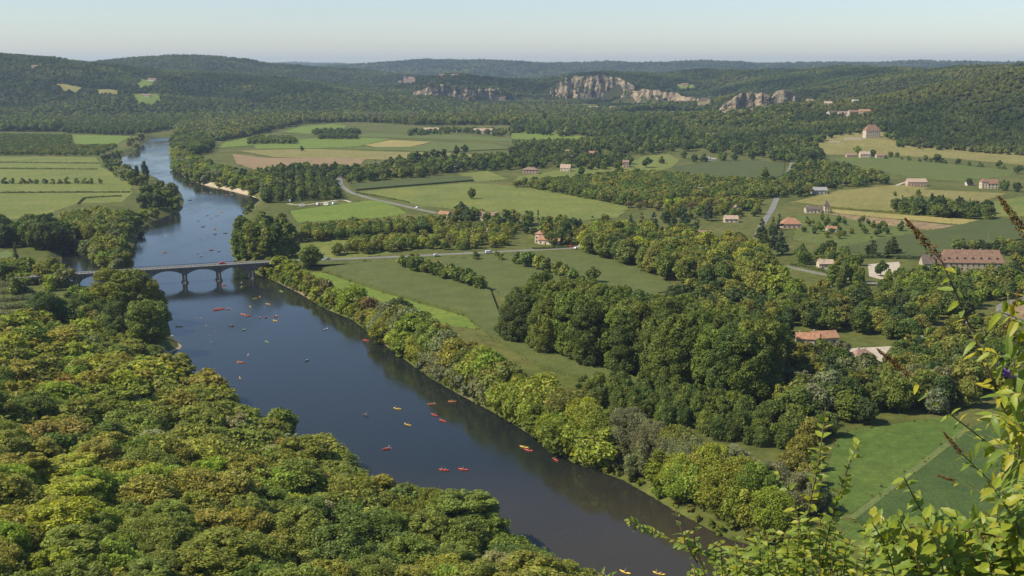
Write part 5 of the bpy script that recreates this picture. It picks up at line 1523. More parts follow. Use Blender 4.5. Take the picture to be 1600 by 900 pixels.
house(626, 131, 18, 12, 8, 'low village house beside the hilltop castle', wall='pink', roof='rose', hill=True)
house(690, 121, 20, 12, 9, 'pink house on the wooded plateau', wall='pink', roof='brown', hill=True)
house(710, 121, 24, 12, 9, 'second pink house on the plateau, longer one', wall='pink', roof='rose', hill=True)
house(237, 128, 26, 12, 8, 'white hilltop farm above the clearing', wall='white', roof='brown', hill=True)
house(228, 152, 24, 10, 6, 'long pink roofed hill farm above the lower meadow', wall='cream', roof='rose', hill=True)
house(54, 108, 20, 12, 8, 'house in the trees on the near wooded hill', wall='pink', roof='brown', hill=True)
house(1364, 216, 26, 13, 13.5, 'tall cream manor with steep brown roof below the wood', rot=8, wall='cream', roof='brown', kind='hip', hr=9, st=4, chim=2, name='manor', cat='manor')
house(1352, 247, 15, 9, 6, 'cream farmhouse gable between two trees', wall='cream', roof='pale', st=2, hr=3.5)
house(1378, 247, 16, 8, 3.4, 'low farm wing right of the cream gable', wall='cream', roof='brown')
house(1329, 246, 12, 8, 3.4, 'low rose roofed farm wing left of the cream gable', wall='pink', roof='rose')
house(1319, 270, 15, 10, 5, 'cream house with hipped roof and terrace', rot=15, wall='white', roof='rose', kind='hip', hr=3.4, st=2, extra=[(-12, 4, 12, 6, 3, 1.6, 'white', 'pale', dict(kind='gable', chim=0))])
house(1259, 290, 11, 10, 5, 'white house with brown hipped roof beside the lane', wall='white', roof='brown', kind='hip', hr=3.4, st=2)
house(1281, 303, 16, 9, 4, 'grey roofed barn behind the hedge by the lane', wall='grey', roof='grey', name='barn', cat='barn')
house(1433, 291, 22, 9, 5, 'long cream house at the end of the white drive', wall='pink', roof='pale', hr=3.4, st=2)
house(1551, 295, 12, 10, 6, 'cream country house with brown roof by the dark trees', wall='cream', roof='brown', hr=4, st=2, extra=[(-9, 4, 7, 7, 8, 4, 'cream', 'brown', dict(kind='pyramid', chim=0, st=2))])
house(1516, 290, 8, 6, 3.2, 'small white outbuilding near the country house', wall='white', roof='pale', name='shed', cat='shed')
house(1292, 333, 4.6, 4.6, 7.5, 'little square dovecote tower with pointed roof', wall='cream', roof='dark', kind='pyramid', hr=4.5, st=2, chim=0, name='dovecote', cat='tower')
house(1271, 333, 14, 8, 3.6, 'low barn with dark roof beside the dovecote', wall='cream', roof='dark', name='barn', cat='barn')
house(1237, 357, 16, 10, 4, 'house with big bright orange hipped roof', wall='pink', roof='orange', kind='hip', hr=4.5)
house(1300, 362, 8, 5, 2.6, 'small orange garden hut in the paddock', wall='white', roof='orange', name='shed', cat='shed')
pr = house(1520, 424, 40, 12, 6.2, 'long stone priory under a huge brown tiled roof', rot=-4, wall='stone', roof='brown', kind='halfhip', hr=7.5, st=2, chim=2, name='priory', cat='building', extra=[(-26, 5, 14, 10, 5, 5, 'stone', 'dark', dict(kind='gable', chim=0))])
for k in range(7):                              # dormers in the great roof
    x = -16 + k * 5.3
    d_ = MB(); d_.box(x - .7, x + .7, 1.2, 3.4, 7.0, 8.9); w_ = d_.build('dormer', hmat('wall', 'stone'), pr)
    d_ = MB(); d_.add([(x - 1, 1.0, 8.8), (x + 1, 1.0, 8.8), (x, 1.0, 9.8), (x - 1, 4.2, 8.8), (x + 1, 4.2, 8.8), (x, 4.2, 9.8)], [(0, 1, 2), (0, 2, 5, 3), (1, 4, 5, 2), (0, 3, 4, 1), (3, 5, 4)]); d_.build('dormer_roof', hmat('roof', 'dark'), w_)
    d_ = MB(); d_.box(x - .4, x + .4, 1.15, 1.25, 7.3, 8.5); d_.build('pane', GLASS, w_)
house(1291, 422, 10, 7, 4.4, 'small cream house behind the poplar clump', wall='cream', roof='pale')
house(1101, 378, 10, 8, 4.6, 'brick-red roofed house deep in the wood', wall='stone', roof='rose', hr=4)
house(1151, 337, 8, 9, 3.6, 'steep rose gable at the orchard end', wall='cream', roof='rose', hr=5.5, axis=1)
house(1143, 348, 12, 8, 3.4, 'cream house half hidden below the steep gable', wall='cream', roof='pale')
house(1096, 306, 9, 8, 5.5, 'pale pink house standing inside the orchard', wall='pink', roof='pale', hr=3, st=2)
house(852, 382, 12, 8, 3.6, 'tiled roadside house with orange roof and little tower', rot=-20, wall='cream', roof='orange', extra=[(-7, 7, 6, 6, 7.5, 2, 'cream', 'orange', dict(kind='pyramid', chim=0, st=2)), (8, 2, 7, 6, 3, 2, 'cream', 'orange', dict(kind='gable', chim=0))])
house(692, 340, 10, 7, 3.2, 'small orange roofed barn beside the lane end', rot=-25, wall='cream', roof='orange', name='barn', cat='barn')
house(761, 349, 17, 9, 6, 'large cream farmhouse with rose roof above the walnuts', rot=-12, wall='cream', roof='rose', hr=3.6, st=2)
house(762, 367, 4, 4, 2.6, 'tiny white gabled hut in the walnut orchard', wall='white', roof='pale', name='hut', cat='hut', hr=2.2, chim=0)
house(1262, 540, 11, 7, 3.4, 'low terracotta roof with chimney at the wood edge', rot=-10, wall='stone', roof='orange')
house(1291, 539, 13, 8, 3.6, 'larger terracotta roofed house at the wood edge', rot=12, wall='stone', roof='orange')
house(1353, 569, 11, 8, 3.2, 'rose roofed house beside the gravel court', rot=15, wall='stone', roof='rose', kind='hip', hr=3)
for i, (a, c, w_, lb) in enumerate([(1128, 182, 16, 'cream village house at the river end of the cream cliff'), (1141, 180, 20, 'rose roofed village house under the cream cliff'), (1150, 176, 18, 'upper village house against the cream cliff'), (1160, 181, 18, 'brown roofed village house below the cream cliff'), (1174, 178, 14, 'last village house along the cream cliff'),
                                   (1294, 167, 16, 'pale house among trees beyond the small cliff'), (1337, 164, 12, 'little white house high on the back hill'), (1303, 182, 22, 'grey house at the edge of the hillside hamlet'), (1318, 183, 20, 'white house in the hillside hamlet'), (1338, 181, 30, 'big brown roofed house in the hillside hamlet'), (1352, 180, 24, 'orange roofed house at the end of the hillside hamlet')]):
    house(a, c, w_, 11, 8, lb, wall=['cream', 'pink', 'cream', 'white', 'stone', 'cream', 'white', 'grey', 'white', 'stone', 'pink'][i], roof=['rose', 'rose', 'brown', 'brown', 'rose', 'pale', 'grey', 'dark', 'rose', 'brown', 'orange'][i], hill=True, st=2, rot=(i * 17) % 40 - 20)
# garden walls of the manor
b = MB(); b.box(-16, 16, 0, 0.7, -2, 4.5)
x, y, _ = hit(1334, 219); o = b.build('terrace_wall', hmat('wall', 'cream')); o.location = (x, y, hgt(x, y)); tag(o, 'pale terrace wall beside the tall manor', 'wall')
b = MB(); b.box(-9, 9, 0, 0.7, -2, 3.0)
x, y, _ = hit(1304, 223); o = b.build('garden_wall', hmat('wall', 'cream')); o.location = (x, y, hgt(x, y)); tag(o, 'lower garden wall below the manor terrace', 'wall')
# plastic tunnels
def tunnel(px, py, L, W, H, rot, label):
    b = MB(); n = 10; vs = []
    for yy in (0, L):
        for i in range(n + 1):
            a = math.pi * i / n
            vs.append((W / 2 * math.cos(a), yy, H * math.sin(a)))
    fs = [(i, i + 1, n + 2 + i, n + 1 + i) for i in range(n)] + [tuple(range(n + 1))[::-1], tuple(range(n + 1, 2 * n + 2))]
    b.add(vs, fs)
    x, y = P(px, py)
    r = empty('greenhouse_tunnel', (x, y, hgt(x, y)), math.radians(rot))
    b.build('cover', surf_mat('plastic_sheet', (0.52, 0.54, 0.55), (0.62, 0.64, 0.65), 0.5, rough=0.4), r, True)
    h = MB()
    for k in range(5):
        yy = L * k / 4
        h.tube([(W / 2 * 1.01 * math.cos(math.pi * i / 10), yy, H * 1.01 * math.sin(math.pi * i / 10)) for i in range(11)], [0.06] * 11, 5)
    h.build('hoops', RAILM, r)
    tag(r, label, 'greenhouse')
tunnel(1592, 572, 18, 9, 3.6, -70, 'grey plastic greenhouse tunnel behind the flowering bush')
tunnel(712, 206, 60, 14, 5, -80, 'long white tunnel glinting in the far plain')

# ================================================================== hedges, rows, poles
def hedge(px, h, w, tint, label, leaf=0.5, dens=14, name='hedge', lump=0.25, group=None):
    pts = [Vector((*P(a, c), 0)) for a, c in px]
    rng = np.random.default_rng(int(px[0][0] * 13 + px[0][1] * 5) % 99991)
    segs = [(pts[i], pts[i + 1], (pts[i + 1] - pts[i]).length) for i in range(len(pts) - 1)]
    tot = sum(s[2] for s in segs)
    N = int(tot * (2 * h + w) * dens / (leaf / 0.5) ** 2 / 3)
    s = rng.uniform(0, tot, N); k = rng.uniform(0, 1, N)
    base = pts[0]
    C = np.zeros((N, 3)); acc = 0
    side = np.zeros((N, 2))
    for a, c, L in segs:
        m = (s >= acc) & (s <= acc + L)
        f = ((s - acc) / L)[m]
        C[m, 0] = a.x + (c.x - a.x) * f; C[m, 1] = a.y + (c.y - a.y) * f
        side[m] = ((c - a).y / L, -(c - a).x / L)
        acc += L
    ang = k * math.pi
    lum = 1 + lump * 2 * vnoise(s, s * 0, 4.0, 3)
    off = np.cos(ang) * w / 2 * lum * rng.uniform(.8, 1.1, N); zz = np.clip(np.sin(ang) ** 0.6 * h * lum * rng.uniform(.15, 1.05, N), 0.1, None)
    C[:, 0] += side[:, 0] * off; C[:, 1] += side[:, 1] * off; C[:, 2] = terrain(C[:, 0], C[:, 1]) + zz
    n = np.stack([side[:, 0] * np.cos(ang), side[:, 1] * np.cos(ang), np.sin(ang)], 1) + rng.normal(size=(N, 3)) * .5
    n /= np.linalg.norm(n, axis=1)[:, None]
    t = np.cross(n, rng.normal(size=(N, 3))); t /= np.linalg.norm(t, axis=1)[:, None]; bb = np.cross(n, t)
    sz = leaf * rng.uniform(.6, 1.3, N)[:, None]
    o0 = np.array([base.x, base.y, hgt(base.x, base.y)])
    V = (np.stack([C - t * sz, C + bb * sz * .6, C + t * sz, C - bb * sz * .6], 1) - o0).reshape(-1, 3)
    me = bpy.data.meshes.new(name)
    me.vertices.add(4 * N); me.vertices.foreach_set('co', V.ravel())
    me.loops.add(4 * N); me.loops.foreach_set('vertex_index', np.arange(4 * N))
    me.polygons.add(N); me.polygons.foreach_set('loop_start', np.arange(N) * 4)
    me.update(calc_edges=True)
    v = rng.uniform(.7, 1.3, N)
    at = me.attributes.new('lv', 'FLOAT_COLOR', 'FACE'); at.data.foreach_set('color', np.stack([v, v, v, np.ones(N)], 1).ravel())
    me.materials.append(LEAF)
    o = link(name, me); o.location = o0; o['tint'] = list(TINTS[tint])
    tag(o, label, 'hedge' if name == 'hedge' else 'vine row', group)
hedge([(-20, 254), (155, 256)], 1.8, 2.5, 'deep green', 'thin dark hedge farthest across the left meadows', 1.0)
hedge([(-20, 264), (152, 265)], 1.8, 2.5, 'deep green', 'thin dark hedge second across the left meadows', 1.0)
hedge([(-20, 302), (100, 301), (203, 301)], 1.6, 2.0, 'dark green', 'dark ditch hedge nearest across the left meadows', 0.8)
hedge([(122, 319), (132, 310), (160, 308), (190, 307)], 1.6, 2.0, 'dark green', 'angled hedge round the small corner meadow', 0.7)
hedge([(1330, 403), (1400, 404), (1442, 406)], 2.4, 2.2, 'dark green', 'clipped dark hedge above the white yard', 0.6)
hedge([(1235, 414), (1265, 419), (1298, 428)], 2.2, 2.0, 'deep green', 'clipped hedge beside the garden lane', 0.6)
hedge([(832, 390), (860, 389), (890, 387)], 2.2, 2.0, 'deep green', 'clipped hedge between the main road and tiled house', 0.6)
hedge([(1545, 468), (1600, 456)], 2.4, 2.5, 'mid green', 'hedge above the lane bend by the tan field', 0.5)
hedge([(556, 301), (600, 309), (640, 317)], 1.4, 1.6, 'deep green', 'low hedge along the curving country lane', 0.6)
hedge([(1240, 317), (1310, 326), (1400, 333), (1440, 337)], 1.2, 1.6, 'olive green', 'low hedge line below the hay field', 0.7)
for i, ln in enumerate([[(-20, 449), (20, 447), (48, 444)], [(-20, 460), (20, 458), (52, 455)], [(-20, 472), (20, 470), (54, 466)], [(-20, 484), (20, 482), (50, 478)], [(-20, 496), (16, 494), (46, 491)], [(-20, 507), (10, 506), (36, 503)]]):
    hedge(ln, 3.2, 4.8, 'grey-green', f'pale green bushy row at the frame edge, {ordinal(i + 1)} from the cypress', 0.45, name='vine_row', lump=.4, group='bushy rows by the stream')

WOODP = surf_mat('weathered_pole', (0.16, 0.14, 0.12), (0.26, 0.24, 0.21), 1.5)
for a, c, h, lb in [(121, 283, 11, 'wooden utility pole in the left meadows'), (685, 316, 12, 'tall utility pole beside the lane end meadow'), (893, 348, 10, 'pale utility pole above the roadside garden'), (1269, 380, 10, 'utility pole beside the orange hipped roof'),
                    (1324, 402, 11, 'utility pole at the edge of the dark maize'), (1345, 502, 11, 'utility pole rising from the shady wood'), (1543, 384, 12, 'utility pole in the dark maize above the priory'), (602, 256, 12, 'utility pole at the ploughed field corner')]:
    b = MB(); b.tube([(0, 0, -1), (0, 0, h * .5), (0, 0, h)], [.2, .17, .13], 8)
    x, y = P(a, c); r = empty('utility_pole', (x, y, hgt(x, y)), 0.3)
    b.build('pole', WOODP, r)
    b = MB(); b.box(-.9, .9, -.07, .07, h - .7, h - .55); b.build('crossarm', WOODP, r)
    for q in (-.75, 0.25, .75):
        b = MB(); b.tube([(q, 0, h - .55), (q, 0, h - .3)], [.06, .05], 6); b.build('insulator', KERB, r)
    tag(r, lb, 'utility pole', 'utility poles')

# ================================================================== vehicles
def paint(name):
    m, nt, out = new_mat(name)
    at = nd(nt, 'ShaderNodeAttribute', attribute_type='OBJECT', attribute_name='tint')
    bs = nd(nt, 'ShaderNodeBsdfPrincipled'); bs.inputs['Roughness'].default_value = .35
    bs.inputs['Coat Weight'].default_value = .3
    nt.links.new(at.outputs['Color'], bs.inputs['Base Color']); nt.links.new(bs.outputs[0], out.inputs['Surface'])
    return m
PAINT = paint('vehicle_paint')
RUBBER = surf_mat('black_rubber', (0.02, 0.02, 0.02), (0.03, 0.03, 0.03), 1)
LAMP = surf_mat('lamp_glass', (0.6, 0.6, 0.58), (0.7, 0.7, 0.68), 1, rough=.2)
def profile(b, prof, w0, w1):
    """side outline (x, z, half-width factor) swept across the width"""
    n = len(prof)
    vs = [(x, -(w0 + (w1 - w0) * k), z) for x, z, k in prof] + [(x, (w0 + (w1 - w0) * k), z) for x, z, k in prof]
    b.add(vs, [tuple(range(n)), tuple(range(n, 2 * n))[::-1]] + [(i, n + i, n + (i + 1) % n, (i + 1) % n) for i in range(n)])
CARM = {}
def car_parts(kind):
    if kind in CARM: return CARM[kind]
    P_ = []
    if kind == 'car':
        body = [(-2.1, .32, 0), (2.1, .32, 0), (2.15, .62, 0), (1.95, .82, 0), (1.0, .92, 0), (.35, 1.42, 1), (-1.1, 1.45, 1), (-1.95, 1.0, 0), (-2.15, .85, 0)]
        glass = [(.95, .95, 0), (.38, 1.36, 1), (-1.05, 1.38, 1), (-1.8, 1.0, 0)]
        wx = 1.3
    elif kind == 'van':
        body = [(-2.6, .35, 0), (2.5, .35, 0), (2.55, .8, 0), (2.3, 1.15, 0), (1.55, 1.95, 1), (1.2, 2.1, 1), (-2.55, 2.12, 1), (-2.62, 1.2, 0)]
        glass = [(2.1, 1.22, 0), (1.5, 1.85, 1), (.5, 1.9, 1), (.5, 1.22, 0)]
        wx = 1.7
    else:
        body = [(-2.6, .55, 0), (2.5, .55, 0), (2.75, 1.1, 0), (2.4, 2.45, 1), (2.1, 2.62, 1), (-2.3, 2.62, 1), (-2.65, 2.2, 1), (-2.7, .9, 0)]
        glass = [(1.9, 1.45, 0), (1.9, 2.1, .5), (-1.9, 2.1, .5), (-1.9, 1.45, 0)]
        wx = 0.25
    b = MB(); profile(b, body, .88 if kind == 'car' else 1.0, .68 if kind == 'car' else .92); P_.append(('body', b.mesh('body', PAINT), None))
    b = MB(); profile(b, glass, .885 if kind == 'car' else 1.006, .70 if kind == 'car' else .945); P_.append(('windows', b.mesh('windows', GLASS), None))
    for sx in ((-1, 1) if kind != 'caravan' else (0,)):
        for sy in (-1, 1):
            b = MB(); b.tube([(sx * wx, sy * .72, .32), (sx * wx, sy * .92, .32)], [.32, .32], 12); w = b.mesh('wheel', RUBBER)
            c = MB(); c.tube([(sx * wx, sy * .90, .32), (sx * wx, sy * .94, .32)], [.18, .18], 8); P_.append(('wheel', w, ('hubcap', c.mesh('hubcap', LAMP))))
    if kind != 'caravan':
        for sy in (-1, 1):
            b = MB(); b.box(2.08 if kind == 'car' else 2.47, 2.2 if kind == 'car' else 2.58, sy * .62 - .16, sy * .62 + .16, .58, .74); P_.append(('headlight', b.mesh('headlight', LAMP), None))
    CARM[kind] = P_
    return P_
def vehicle(kind, x, y, z, rz, col, label, group=None, name=None):
    r = empty(name or kind, (x, y, z), rz)
    for nm, me, sub in car_parts(kind):
        o = link(nm, me, r); o['tint'] = col
        if sub: link(sub[0], sub[1], o)
    tag(r, label, name.replace('parked_', '') if name else kind, group)
def on_road(px, py, z, kind, col, label, flip=0, name=None):
    x, y = P(px, py, z)
    best = min(range(len(main_road) - 1), key=lambda i: (main_road[i].x - x) ** 2 + (main_road[i].y - y) ** 2)
    d = main_road[best + 1] - main_road[best]
    zz = main_road[best].z if (main_road[best] - Vector((x, y, main_road[best].z))).length < 6 else z
    vehicle(kind, x, y, zz + .01, math.atan2(d.y, d.x) + flip * math.pi, col, label, name=name)
on_road(764, 395.5, 5.5, 'van', [.78, .78, .76], 'white van on the main road beside the walnut orchard')
on_road(511, 406, 8.4, 'car', [.25, .27, .30], 'grey car on the road just past the bridge', 1)
on_road(682, 399.5, 5.8, 'car', [.7, .7, .7], 'white car on the main road near the walnuts')
q = pa + bdir * bspan * 1.13
vehicle('car', q.x - bdir.y * 1.4 , q.y + bdir.x * 1.4, DECK + .01, math.atan2(bdir.y, bdir.x), [.55, .05, .03], 'red car crossing the bridge')
x, y = P(652, 325, 5.3); vehicle('car', x, y, 5.31, -2.3, [.8, .8, .8], 'white car on the curving country lane')
for i, (a, c, col, lb) in enumerate([(893, 386, [.6, .04, .03], 'red car at the parking by the road end'), (899, 388.5, [.75, .75, .75], 'white car at the parking by the road end'), (905, 386.5, [.4, .42, .45], 'silver car at the parking by the road end'), (910, 389, [.05, .06, .08], 'black car at the parking by the road end')]):
    x, y = P(a, c, 5.35); vehicle('car', x, y, 5.32, .4 + i * .9, col, lb, 'cars at the road end', name='parked_car')
for i, (a, c) in enumerate([(472, 323), (497, 321), (510, 321), (523, 320), (452, 316)]):
    x, y = P(a, c); vehicle('caravan', x, y, FL + .12, i * 1.3, [.78, .76, .72], f'white caravan under the camping trees, {ordinal(i + 1) if i < 4 else "one apart"} from the lane' if i < 4 else 'white caravan set apart at the camp entrance', 'caravans on the camping ground')

# ================================================================== boats and people
HULL = paint('moulded_hull'); 
def kayak_meshes():
    L, W = 4.3, 0.78
    n = 15; b = MB(); prof = [(-1, .30), (-.92, .12), (-.6, 0), (0, -.06), (.6, 0), (.92, .12), (1, .30), (.78, .33), (.60, .24), (-.60, .24), (-.78, .33)]
    vs = []
    for i in range(n):
        f = -1 + 2 * i / (n - 1)
        hw = W / 2 * max(.03, (1 - abs(f) ** 2.4)) ; lift = .22 * abs(f) ** 3
        for k, z in prof:
            zz = z if not (abs(k) == .6 and z > .2 and abs(f) > .68) else .36
            vs.append((f * L / 2, k * hw, zz + lift))
    m = len(prof); fs = []
    for i in range(n - 1):
        for j in range(m):
            fs.append((i * m + j, i * m + (j + 1) % m, (i + 1) * m + (j + 1) % m, (i + 1) * m + j))
    fs += [tuple(range(m))[::-1], tuple(range((n - 1) * m, n * m))]
    b.add(vs, [f[::-1] for f in fs])
    hull = b.mesh('hull', HULL, True)
    b = MB(); b.box(-.2, .2, -.22, .22, .16, .26); b.box(-.27, -.19, -.2, .2, .2, .52); seat = b.mesh('seat', RUBBER)
    b = MB(); b.tube([(0, -1.1, 0), (0, 1.1, 0)], [.018, .018], 6)
    for s in (-1, 1):
        b.add([(0, s * .95, -.04), (.01, s * 1.2, -.10), (.01, s * 1.38, -.06), (.01, s * 1.38, .06), (.01, s * 1.2, .10), (0, s * .95, .04)], [(0, 1, 2, 3, 4, 5)])
    pad = b.mesh('paddle', paint('paddle_plastic'))
    return hull, seat, pad
HULLM, SEATM, PADM = kayak_meshes()
SKIN = surf_mat('skin', (.42, .25, .17), (.5, .31, .22), 3, rough=.6)
HAIR = surf_mat('dark_hair', (.03, .02, .012), (.06, .04, .025), 9)
SHORTS = surf_mat('dark_shorts', (.03, .04, .07), (.05, .06, .1), 3)
VEST = paint('buoyancy_vest')
def person_mesh(pose):
    if pose == 'paddle':
        J = {'pel': (0, 0, .12, .15), 'bel': (.02, 0, .30, .14), 'che': (.05, 0, .50, .17), 'nec': (.06, 0, .66, .06), 'hea': (.08, 0, .80, .105), 'top': (.08, 0, .90, .075)}
        E = [('pel', 'bel'), ('bel', 'che'), ('che', 'nec'), ('nec', 'hea'), ('hea', 'top')]
        for s, t in ((-1, 'l'), (1, 'r')):
            J.update({'sh' + t: (.05, s * .18, .58, .07), 'el' + t: (.22, s * .33, .38, .05), 'wr' + t: (.45, s * .30, .46 + s * .06, .04), 'ha' + t: (.52, s * .29, .48 + s * .06, .045),
                      'hi' + t: (.08, s * .11, .10, .10), 'kn' + t: (.50, s * .17, .30, .07), 'an' + t: (.86, s * .13, .10, .05), 'to' + t: (.98, s * .13, .17, .04)})
            E += [('che', 'sh' + t), ('sh' + t, 'el' + t), ('el' + t, 'wr' + t), ('wr' + t, 'ha' + t), ('pel', 'hi' + t), ('hi' + t, 'kn' + t), ('kn' + t, 'an' + t), ('an' + t, 'to' + t)]
    else:
        J = {'pel': (-.45, 0, -.22, .15), 'che': (0, 0, -.04, .16), 'nec': (.14, 0, .06, .06), 'hea': (.22, 0, .18, .105), 'top': (.24, 0, .28, .075)}
        E = [('pel', 'che'), ('che', 'nec'), ('nec', 'hea'), ('hea', 'top')]
        for s, t in ((-1, 'l'), (1, 'r')):
            J.update({'sh' + t: (.05, s * .19, .0, .07), 'el' + t: (.35, s * .38, .03, .05), 'wr' + t: (.6, s * .25, .02, .04), 'hi' + t: (-.5, s * .1, -.25, .1), 'kn' + t: (-.9, s * .14, -.3, .07), 'an' + t: (-1.25, s * .12, -.28, .05)})
            E += [('che', 'sh' + t), ('sh' + t, 'el' + t), ('el' + t, 'wr' + t), ('pel', 'hi' + t), ('hi' + t, 'kn' + t), ('kn' + t, 'an' + t)]
    names = list(J); me = bpy.data.meshes.new('person')
    me.from_pydata([J[k][:3] for k in names], [(names.index(a), names.index(c)) for a, c in E], [])
    o = bpy.data.objects.new('person_source', me); COL.objects.link(o)
    sk = o.modifiers.new('skin', 'SKIN'); sub = o.modifiers.new('sub', 'SUBSURF'); sub.levels = 1; sub.render_levels = 1
    for i, k in enumerate(names):
        v = me.skin_vertices[0].data[i]; v.radius = (J[k][3], J[k][3]); v.use_root = (k == 'pel')
    dg = bpy.context.evaluated_depsgraph_get()
    ev = bpy.data.meshes.new_from_object(o.evaluated_get(dg))
    bpy.data.objects.remove(o)
    for m in (SKIN, VEST, SHORTS, HAIR): ev.materials.append(m)
    hx, hz = J['hea'][0], J['hea'][2]
    for p in ev.polygons:
        c = p.center; p.use_smooth = True
        if c.z > hz + .05 or (c.z > hz - .02 and c.x < hx - .03): p.material_index = 3
        elif pose == 'paddle' and .26 < c.z < .66 and abs(c.y) < .19 and c.x < .26: p.material_index = 1
        elif pose == 'paddle' and c.z < .27 and c.x < .4: p.material_index = 2
        else: p.material_index = 0
    return ev
PADDLER, SWIMMER = person_mesh('paddle'), person_mesh('swim')
KC = {'red': [.80, .08, .05], 'orange': [.88, .27, .05], 'yellow': [.90, .62, .08], 'white': [.75, .75, .72], 'green': [.35, .55, .08], 'dark': [.07, .08, .10], 'blue': [.08, .15, .35]}
KAYAKS = [  # px, py, colour, heading deg, crew, where
    (337, 485, 'red', 15, 2, 'nearest the shore in the red raft of kayaks'), (341.5, 482.5, 'red', 20, 2, 'middle of the red raft of kayaks'), (346, 483, 'red', 5, 2, 'outer one of the red raft of kayaks'), (357, 483.5, 'red', 80, 1, 'just beside the red raft of kayaks'),
    (391, 479.5, 'yellow', 120, 1, 'right of the red raft below the bridge'), (380, 491.5, 'orange', 150, 1, 'first below the red raft'), (387, 493.5, 'red', 170, 2, 'second below the red raft'), (399, 467, 'yellow', 40, 2, 'first below the last bridge pier'),
    (377, 442, 'white', 95, 1, 'just upstream in the shade of the bridge'), (377, 449, 'yellow', 80, 1, 'just leaving the shade of the bridge'), (350, 446, 'orange', 20, 2, 'between the two middle bridge piers'), (257, 395, 'orange', 10, 2, 'above the bridge near the riverside tree'),
    (330, 391, 'red', 30, 2, 'above the bridge, left of a pair'), (342, 393, 'dark', 75, 1, 'above the bridge, right of a pair'), (309, 396, 'white', 90, 1, 'small one mid river above the bridge'), (314, 401, 'white', 60, 1, 'just above the bridge deck'),
    (314, 374, 'green', 100, 1, 'mid river, second line above the bridge'), (352, 364.5, 'dark', 5, 2, 'beside the tall poplar bank'), (336, 366, 'dark', 60, 1, 'two lengths left of the dark poplar-bank one'), (335, 358, 'orange', 0, 2, 'upstream of the dark pair'),
    (317, 354.5, 'dark', 10, 2, 'mid river below the bend'), (310, 345.5, 'blue', 80, 1, 'small one below the bend'), (330, 342, 'red', 100, 2, 'upper one of the pair below the bend'), (324, 337, 'orange', 60, 1, 'left one at the bend'),
    (339, 337, 'white', 45, 1, 'right one at the bend'), (346, 331, 'yellow', 20, 1, 'highest one under the poplar tops'), (259, 369, 'white', 120, 1, 'in the shallows by the left bank'), (297, 313, 'dark', 0, 2, 'under the dark bank wood'),
    (319, 301, 'orange', 30, 1, 'left one off the gravel beach'), (329, 301, 'yellow', 120, 1, 'right one off the gravel beach'), (354, 305, 'red', 0, 1, 'first along the gravel beach'), (362, 304.5, 'white', 30, 1, 'second along the gravel beach'), (297, 289, 'orange', 60, 1, 'farthest one round the bend'),
    (419, 475.5, 'yellow', 150, 2, 'in the shade of the bank shrubs'), (406, 464, 'yellow', 110, 1, 'just below the abutment'), (440, 455.5, 'green', 140, 1, 'tucked against the bank shrubs'),
    (361, 509.5, 'dark', 170, 2, 'alone in the open middle reach'), (381, 516, 'green', 60, 1, 'below the dark one in the middle reach'), (388, 555, 'white', 100, 1, 'pale one below the canoe landing'), (376, 566.5, 'orange', 170, 2, 'off the canoe landing, two aboard'), (375, 591, 'yellow', 110, 1, 'half hidden behind the slope trees'),
    (280, 510.5, 'yellow', 5, 0, 'beached under the tall riverside trees'), (266, 527.5, 'white', 10, 0, 'white one pulled up at the canoe landing'),
    (406, 496.5, 'red', 95, 1, 'leftmost of four together in midstream'), (416, 496.5, 'red', 75, 1, 'second of four together in midstream'), (432, 495, 'red', 60, 1, 'rightmost of four together in midstream'), (430, 501.5, 'yellow', 140, 1, 'yellow one among four in midstream'),
    (417, 534.5, 'green', 130, 1, 'alone below the midstream four'), (509, 515, 'white', 60, 1, 'small pale one near the bank shade'), (480, 564, 'dark', 70, 1, 'dark one alone in the blue reach'), (572, 532, 'red', 160, 1, 'close under the bright bank trees'),
    (621, 639, 'yellow', 152, 2, 'large pale yellow one in the near reach'), (675, 632, 'orange', 15, 2, 'upper left of the near cluster'), (707, 628, 'orange', -4, 2, 'upper right of the near cluster'), (679, 649, 'red', 135, 2, 'middle of the near cluster'),
    (692, 658, 'red', 140, 2, 'lowest red one of the near cluster'), (637, 664, 'yellow', 140, 2, 'deep yellow one below the near cluster'), (572, 649, 'dark', 120, 2, 'dark one near the slope trees'), (605, 702, 'red', 30, 2, 'red one beside the slope trees'),
    (694, 735, 'red', 165, 2, 'left of two red ones in the lowest reach'), (724, 734, 'red', 160, 1, 'right of two red ones in the lowest reach'), (819, 699, 'yellow', 150, 1, 'yellow one leading by the near bank'), (826, 704, 'red', 150, 1, 'red one following the yellow by the near bank'),
    (868, 719, 'red', 120, 2, 'close under the yellow-green clump'), (977, 895, 'yellow', 140, 1, 'left of two at the very bottom'), (1030, 897, 'yellow', 150, 2, 'right of two at the very bottom'),
]
VESTC = [[.65, .08, .05], [.75, .5, .1], [.1, .2, .5], [.7, .7, .65], [.08, .09, .1], [.6, .25, .08]]
